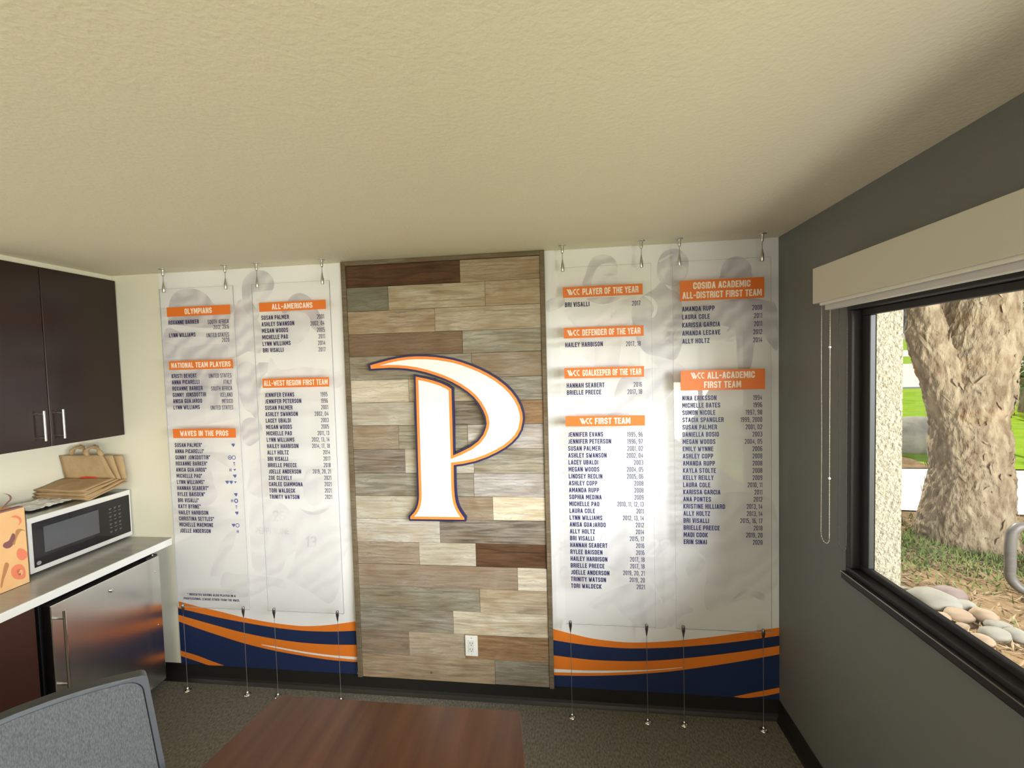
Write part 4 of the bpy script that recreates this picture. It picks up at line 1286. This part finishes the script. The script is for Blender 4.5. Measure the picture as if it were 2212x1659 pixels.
# ------------------------------------------------------------------ roller shade
RS = thing('roller_shade', (-.05, -1.5, 2.03), 'white roller shade with long square fascia above the window', 'roller shade')
MB().box(-.100, -.001, -3.45, -.480, 2.052, 2.187).build('fascia', M_shade, RS, bevel=.0015, seg=1)
MB().box(-.078, -.050, -3.40, -.520, 2.024, 2.051).build('hem_bar', mat('hem_grey', (.55, .53, .53), .5), RS, bevel=.001, seg=1)
MB().box(-.092, -.079, -3.42, -.512, 2.042, 2.052).build('fabric_slot', mat('hem_light', (.72, .70, .62), .5), RS)
def chain(x, ya, yb, ztop, zbot, m, name):
    pts = []
    r = abs(yb - ya) / 2
    n = int((ztop - zbot - r) / .0058)
    for k in range(n):
        pts.append((x, ya + .0015 * math.sin(k * .05), ztop - k * .0058))
    for k in range(9):
        a = math.pi * k / 8
        pts.append((x, (ya + yb) / 2 + (ya - yb) / 2 * math.cos(a), zbot + r - r * math.sin(a)))
    for k in range(n):
        pts.append((x, yb, zbot + r + k * .0058))
    mb = MB()
    for p in pts:
        mb.ball(p, .0018, 6, 4)
    mb.tube(pts, .0005, 4)
    return mb.build(name, m, RS, True)
chain(-.07, -.486, -.538, 2.051, 1.130, mat('bead_chain', (.72, .66, .55), .3, .7), 'bead_chain')
chain(-.04, -.541, -.586, 2.051, 1.125, mat('dark_bead_chain', (.06, .055, .05), .4, .3), 'bead_chain')
for z in (1.8835, 1.388):
    MB().ball((-.07, -.537, z), .0048, 8, 6).build('chain_connector', M_plastic, RS, True)

# ------------------------------------------------------------------ outdoors
M_stucco = mat('cream_stucco', (.36, .32, .235), .9, bump=((85, 85, 85), 1.0, .012), var=((110, 110, 110), .12, (.235, .205, .145)))
m = MB()
m.box(.0445, .130, W1[1] - .072, W1[1], .98, 2.10).box(.0445, .130, W1[0], W1[0] + .068, .98, 2.10)
m.box(.121, .130, -.466, .12, -.15, 2.6).box(.121, .130, W1[0], W1[1], -.15, .985).box(.121, .130, W1[0], W1[1], 2.06, 2.6)
struct(m.build('trim_1', M_stucco))

def gz(y):
    return -.15 if y < 6.2 else -.15 + .095 * (y - 6.2)
def strip(name, x0, x1, y0, y1, m, dz=0.0, tilt=0.0):
    n = max(1, int((y1 - y0) / 2))
    mb = MB()
    def fn(u, v):
        x = x0 + (x1 - x0) * u
        y = y0 + (y1 - y0) * v - tilt * (x - 3.3)
        return (x, y, gz(y) + dz)
    mb.grid(fn, 8, n)
    return struct(mb.build(name, m))
M_mulch = mat('leafy_mulch', S(150, 126, 94), .95, spec=.1, var=((9, 9, 9), .25, S(112, 90, 64)), bump=((26, 26, 26), 1.0, .03))
M_grass = mat('lawn_green', S(150, 176, 40), .95, spec=.1, var=((1.6, 6, 1), .3, S(112, 150, 24)))
M_conc = mat('pale_concrete', (.66, .64, .60), .85, var=((3, 3, 3), .3, (.60, .58, .54)))
M_road = mat('grey_asphalt', (.32, .31, .31), .9)
strip('ground_mulch', .13, 32, -16, 6.3, M_mulch)
strip('bounce_strip', .135, 1.30, -16, 14, M_conc, .012)  # unseen pale strip added to bounce sun up to the ceiling
strip('lawn_side', 1.32, 40, -15.9, -3.0, M_grass, .02)
struct(MB().box(-2, 30, -16.4, -16, -.15, 4.5).build('reflection_wall', mat('pale_render', (.80, .75, .64), .9)))  # unseen pale wall added to brighten the window reflection in the acrylic
strip('path_near', 1.30, 60, 3.72, 6.12, M_conc, .015, .10)
strip('lawn_near', 1.3, 60, 6.1, 15.05, M_grass, .02, .06)
strip('path_middle', -12, 110, 15.0, 22.5, M_conc, .01)
strip('lawn_middle', -12, 110, 22.4, 26.6, M_grass, .0)
strip('path_far', -12, 110, 26.5, 31, M_conc, .01)
strip('lawn_far', -12, 110, 30.9, 43.4, M_grass, .0)
strip('road_far', -12, 140, 43.3, 58, M_road, .0)
mb = MB().grid(lambda u, v: (1.4 + 3.9 * u, 6.16 + 1.9 * v + .25 * math.sin(u * 5), gz(6.16 + 1.9 * v) + .035), 8, 6)
struct(mb.build('ground_bed', M_mulch))

# building far beyond the lawns
FB = thing('far_building', (52, 60, 4.9), 'pale low building far beyond the lawns, seen left of the tree', 'building')
MB().box(25, 80, 60, 66, 4.8, 7.6).build('wall', mat('far_wall', (.62, .62, .68), .8), FB)
MB().box(24, 81, 59.3, 67, 7.6, 8.2).build('roof', mat('far_roof', (.24, .22, .26), .8), FB)
for k in range(10):
    MB().box(28 + k * 5, 31 + k * 5, 59.93, 60, 5.7, 7.0).build('window', mat('far_glass', (.22, .24, .30), .2), FB)

# paperbark tree
M_bark = mat('paper_bark', S(164, 148, 122), .9, spec=.15, var=((14, 14, 5), .16, S(118, 98, 76)), bump=((40, 40, 16), .8, .03))
M_flake = mat('bark_flake', S(164, 150, 126), .85, spec=.15, var=((3, 3, 3), .3, S(128, 106, 82)))
TR = thing('paperbark_tree', (3.17, 2.80, -.15), 'thick forked tree trunk with peeling pale bark outside the window', 'tree')
random.seed(12)
def limb(mb, pts, rs, n=150, amp=.035, seg=26):
    P = smooth_curve(pts, seg)
    R_ = smooth_curve([(r, 0, 0) for r in rs], seg)
    vs, fs = [], []
    for i, p in enumerate(P):
        for k in range(n):
            a = 2 * math.pi * k / n
            q = Vector((math.cos(a), math.sin(a), 0))
            r = R_[i].x
            v = p + q * r
            d = noise.noise(v * 3.0) * amp * 1.1
            d += (.5 - abs(noise.noise(Vector((v.x * 7, v.y * 7, v.z * 3.2))))) * amp * .9
            d += (.5 - abs(noise.noise(Vector((v.x * 17 + v.z * 5, v.y * 17, v.z * 8))))) * amp * .8
            d += noise.noise(Vector((v.x * 42, v.y * 42 + v.z * 9, v.z * 22))) * amp * .35
            vs.append(p + q * (r + d))
    for i in range(len(P) - 1):
        for k in range(n):
            fs.append((i * n + k, i * n + (k + 1) % n, (i + 1) * n + (k + 1) % n, (i + 1) * n + k))
    mb.add(vs, fs)
    return P, R_
tb = MB()
trunkP, trunkR = limb(tb, [(3.18, 2.8, -.25), (3.18, 2.8, .05), (3.19, 2.8, .49), (3.205, 2.8, .79), (3.18, 2.8, 1.18), (3.20, 2.8, 1.6), (3.27, 2.8, 2.2), (3.36, 2.85, 3.2), (3.5, 2.9, 4.6)], [.42, .36, .31, .285, .30, .33, .285, .25, .2])
brP, brR = limb(tb, [(3.10, 2.78, .95), (2.97, 2.78, 1.45), (2.80, 2.76, 1.9), (2.69, 2.74, 2.28), (2.50, 2.7, 3.0), (2.2, 2.6, 4.2)], [.16, .19, .155, .125, .12, .10], 90)
tb.build('trunk', M_bark, TR, True)
fk = MB()
for _ in range(420):
    if random.random() < .74:
        P_, R__ = trunkP, trunkR
    else:
        P_, R__ = brP, brR
    i = random.randrange(8, len(P_) - 1)
    p = P_[i].lerp(P_[i - 1], random.random())
    if p.z > 3.0:
        continue
    a = random.uniform(0, 2 * math.pi)
    q = Vector((math.cos(a), math.sin(a), 0))
    tg = Vector((-math.sin(a), math.cos(a), 0))
    r = R__[i].x + random.uniform(.0, .03)
    ctr = p + q * r
    tilt = random.gauss(0, .45)
    ax = (Vector((0, 0, 1)) * math.cos(tilt) + tg * math.sin(tilt))
    sd = ax.cross(q)
    L_, w_ = random.uniform(.02, .075), random.uniform(.008, .022)
    lift = random.uniform(.003, .022)
    v0 = ctr - ax * L_ - sd * w_ * .3
    v1 = ctr - ax * L_ * .4 + sd * w_
    v2 = ctr + ax * L_ * .5 + sd * w_ * .6 + q * lift * .6
    v3 = ctr + ax * L_ + q * lift
    v4 = ctr + ax * L_ * .4 - sd * w_ + q * lift * .5
    fk.add([v0, v1, v2, v3, v4], [(0, 1, 2, 3, 4)])
o = fk.build('bark_flakes', M_flake, TR, fix=False)
o['kind'] = 'stuff'
M_leaf = mat('tree_leaf', S(104, 128, 62), .7, var=((2, 2, 2), .3, S(140, 158, 84)))
def leaves(mb, c, rad, n, size):
    for _ in range(n):
        d = Vector((random.gauss(0, 1), random.gauss(0, 1), random.gauss(0, 1))).normalized() * (random.random() ** .4)
        p = Vector(c) + Vector((d.x * rad[0], d.y * rad[1], d.z * rad[2]))
        a = Vector((random.gauss(0, 1), random.gauss(0, 1), random.gauss(0, .6))).normalized()
        b = a.orthogonal().normalized()
        s_ = size * random.uniform(.6, 1.3)
        mb.add([p - a * s_, p + b * s_ * .35, p + a * s_, p - b * s_ * .35], [(0, 1, 2, 3)])
cr_ = MB()
for c, rd in (((3.4, 2.6, 5.2), (2.0, 2.2, 1.1)), ((2.6, 1.6, 5.0), (1.1, 2.0, .9)), ((4.2, 1.4, 5.4), (1.8, 2.0, 1.0)), ((3.6, 3.4, 6.4), (2.2, 2.2, 1.1)), ((3.2, .6, 5.6), (1.5, 1.5, .8))):
    leaves(cr_, c, rd, 1500, .16)
o = cr_.build('crown', M_leaf, TR, fix=False)
for nm, cpx, Yd, rd in (('leafy_shrub', (2205, 800), 10.5, (1.1, 1.0, .9)), ('leafy_shrub', (2212, 700), 12.5, (1.6, 1.4, 1.5)), ('leafy_shrub', (2034, 690), 9.0, (.55, .5, .8)), ('leafy_shrub', (1952, 655), 30, (3.0, 2.5, 2.0))):
    pass
SHR = [((2206, 790), 10.5, (1.0, .9, .75), 'round green shrub low on the lawn, right of the tree trunk'),
       ((2215, 690), 12.5, (1.7, 1.4, 1.2), 'tall green shrub high right of the tree trunk'),
       ((2030, 690), 8.2, (.55, .5, .75), 'dark green shrub seen in the fork of the tree')]
for pxp, Yd, rd, lab in SHR:
    c = un(pxp[0], pxp[1], 1, Yd)
    g = gz(Yd)
    t = thing('leafy_shrub', (c.x, c.y, g), lab, 'shrub', 'shrubs beyond the tree')
    mb = MB()
    leaves(mb, c, rd, 900, .10)
    mb.build('foliage', M_leaf, t, fix=False)
    MB().tube([(c.x, c.y, g), (c.x + .05, c.y, (g + c.z) / 2), (c.x, c.y, c.z)], [.06, .05, .03], 8).build('stem', M_bark, t, True)

# grass around the tree foot and leaf litter
gb = MB()
for _ in range(5200):
    x, y = random.gauss(2.85, .8), random.gauss(2.6, .42)
    if x < 1.5 or y > 3.6 or (Vector((x, y)) - Vector((3.18, 2.8))).length < .33:
        continue
    h_ = random.uniform(.03, .085)
    a = random.uniform(0, 6.28)
    w_ = .008
    l = Vector((random.gauss(0, .03), random.gauss(0, .03), 0))
    p = Vector((x, y, -.15))
    s_ = Vector((math.cos(a), math.sin(a), 0)) * w_
    gb.add([p - s_, p + s_, p + l + Vector((0, 0, h_))], [(0, 1, 2)])
o = gb.build('grass_tuft', mat('tuft_green', S(96, 118, 62), .8, var=((2, 2, 2), .3, S(128, 140, 70))), fix=False)
o['kind'] = 'stuff'
tag(o, 'short green grass growing around the foot of the tree', 'grass')
lb = MB()
for _ in range(3000):
    x, y = random.uniform(1.35, 4.6), random.uniform(-.6, 3.5)
    a = random.uniform(0, 6.28)
    L_ = random.uniform(.02, .08)
    d = Vector((math.cos(a), math.sin(a), random.uniform(-.1, .25))) * L_
    s_ = Vector((-math.sin(a), math.cos(a), 0)) * random.uniform(.004, .012)
    p = Vector((x, y, -.144 + random.uniform(0, .015)))
    lb.add([p - d, p + s_, p + d + Vector((0, 0, .01)), p - s_], [(0, 1, 2, 3)])
o = lb.build('leaf_litter', mat('dry_leaf', S(170, 148, 114), .8, var=((3, 3, 3), .3, S(124, 98, 68))), fix=False)
o['kind'] = 'stuff'
tag(o, 'dry leaves and bark scraps scattered over the mulch bed', 'leaf litter')

# river rocks along the bed
def rock(c, rx, ry, rz, rot, m, label, name='river_rock', grp='river rocks outside the window', seed=0):
    vs, fs = [], []
    mb = MB().ball((0, 0, 0), 1.0, 18, 12)
    M_ = Matrix.Rotation(rot, 3, 'Z')
    for i, v in enumerate(mb.v):
        v = Vector(v)
        d = 1 + .16 * noise.noise(v * 1.3 + Vector((seed * 3.7, seed, 0))) + .05 * noise.noise(v * 4 + Vector((seed, 0, 0)))
        v = Vector((v.x * rx, v.y * ry, v.z * rz)) * d
        mb.v[i] = tuple(M_ @ v + Vector(c))
    return tag(mb.build(name, m, None, True), label, 'rock', grp)
RK = [mat('rock_grey', S(154, 150, 138), .8, var=((6, 6, 6), .3, S(126, 120, 108))), mat('rock_tan', S(166, 144, 118), .8, var=((6, 6, 6), .3, S(140, 118, 96))),
      mat('rock_mauve', S(142, 124, 116), .8, var=((6, 6, 6), .3, S(118, 100, 94)))]
ro = crop(1660, 1245, .24955)
rocks = [((1430, 235), .24, .13, 0, 'large grey angular rock, biggest of the rocks by the window'), ((1560, 165), .17, .10, 2, 'long mauve rock resting behind the big grey rock'), ((1690, 275), .13, .09, 0, 'smooth white oval rock right of the big grey rock'),
         ((1860, 355), .12, .09, 1, 'smooth peach rounded rock in the middle of the row'), ((2000, 450), .13, .075, 0, 'flat pale rock just right of the peach rounded rock'), ((1960, 500), .14, .07, 0, 'long flat white rock in front of the mulch'),
         ((2160, 520), .11, .08, 0, 'white rock at the right end of the rock row'), ((1640, 345), .13, .08, 1, 'tan rock lying below the white oval rock'), ((1680, 420), .07, .04, 1, 'small tan rock low at the window edge'),
         ((1850, 545), .10, .06, 1, 'half buried tan rock near the window frame'), ((1180, 125), .08, .06, 0, 'pale rock beside the stucco window edge'), ((1500, 350), .09, .06, 1, 'small dusty rock against the window frame')]
for i, (pq, a, b, ci, lab) in enumerate(rocks):
    u, v = ro(pq)
    c = un(u, v, 2, -.12)
    rock((c.x, c.y, -.15 + b * .45), a * .66, a * .46, b * .62, math.radians(-35 + 15 * (i % 3)), RK[ci], lab, seed=i + 1)
c = un(1972, 925, 1, 7.3)
rock((c.x - .1, 7.3, gz(7.3) + .25), .75, .55, .42, .4, RK[0], 'big pale boulder on the mulch bed beyond the near path', 'boulder', 'boulders outdoors', 31)

# bent pipe rail
PR = MB()
base = un(2181, 1285, 2, -.15)
y0_ = base.y
tp = un(2178, 1160, 1, y0_)
rp = [Vector((base.x + .80, y0_ - .55, -.115)), Vector((base.x + .40, y0_ - .26, -.113)), Vector((base.x + .10, y0_ - .07, -.10)), Vector((base.x + .01, y0_ - .005, -.02)), Vector((base.x, y0_, .12)), Vector((base.x, y0_, tp.z - .03)), Vector((base.x + .025, y0_, tp.z + .06)), Vector((base.x + .11, y0_ - .01, tp.z + .09)), Vector((base.x + .40, y0_ - .10, tp.z + .04)), Vector((base.x + .85, y0_ - .25, tp.z - .05)), Vector((base.x + .98, y0_ - .30, tp.z - .16)), Vector((base.x + 1.0, y0_ - .32, -.16))]
PR.tube(smooth_curve(rp, 6), .036, 14)
o = PR.build('pipe_rail', mat('grey_painted_pipe', S(104, 99, 93), .5), None, True)
tag(o, 'bent grey metal pipe rail standing in the mulch outside the window', 'rail')
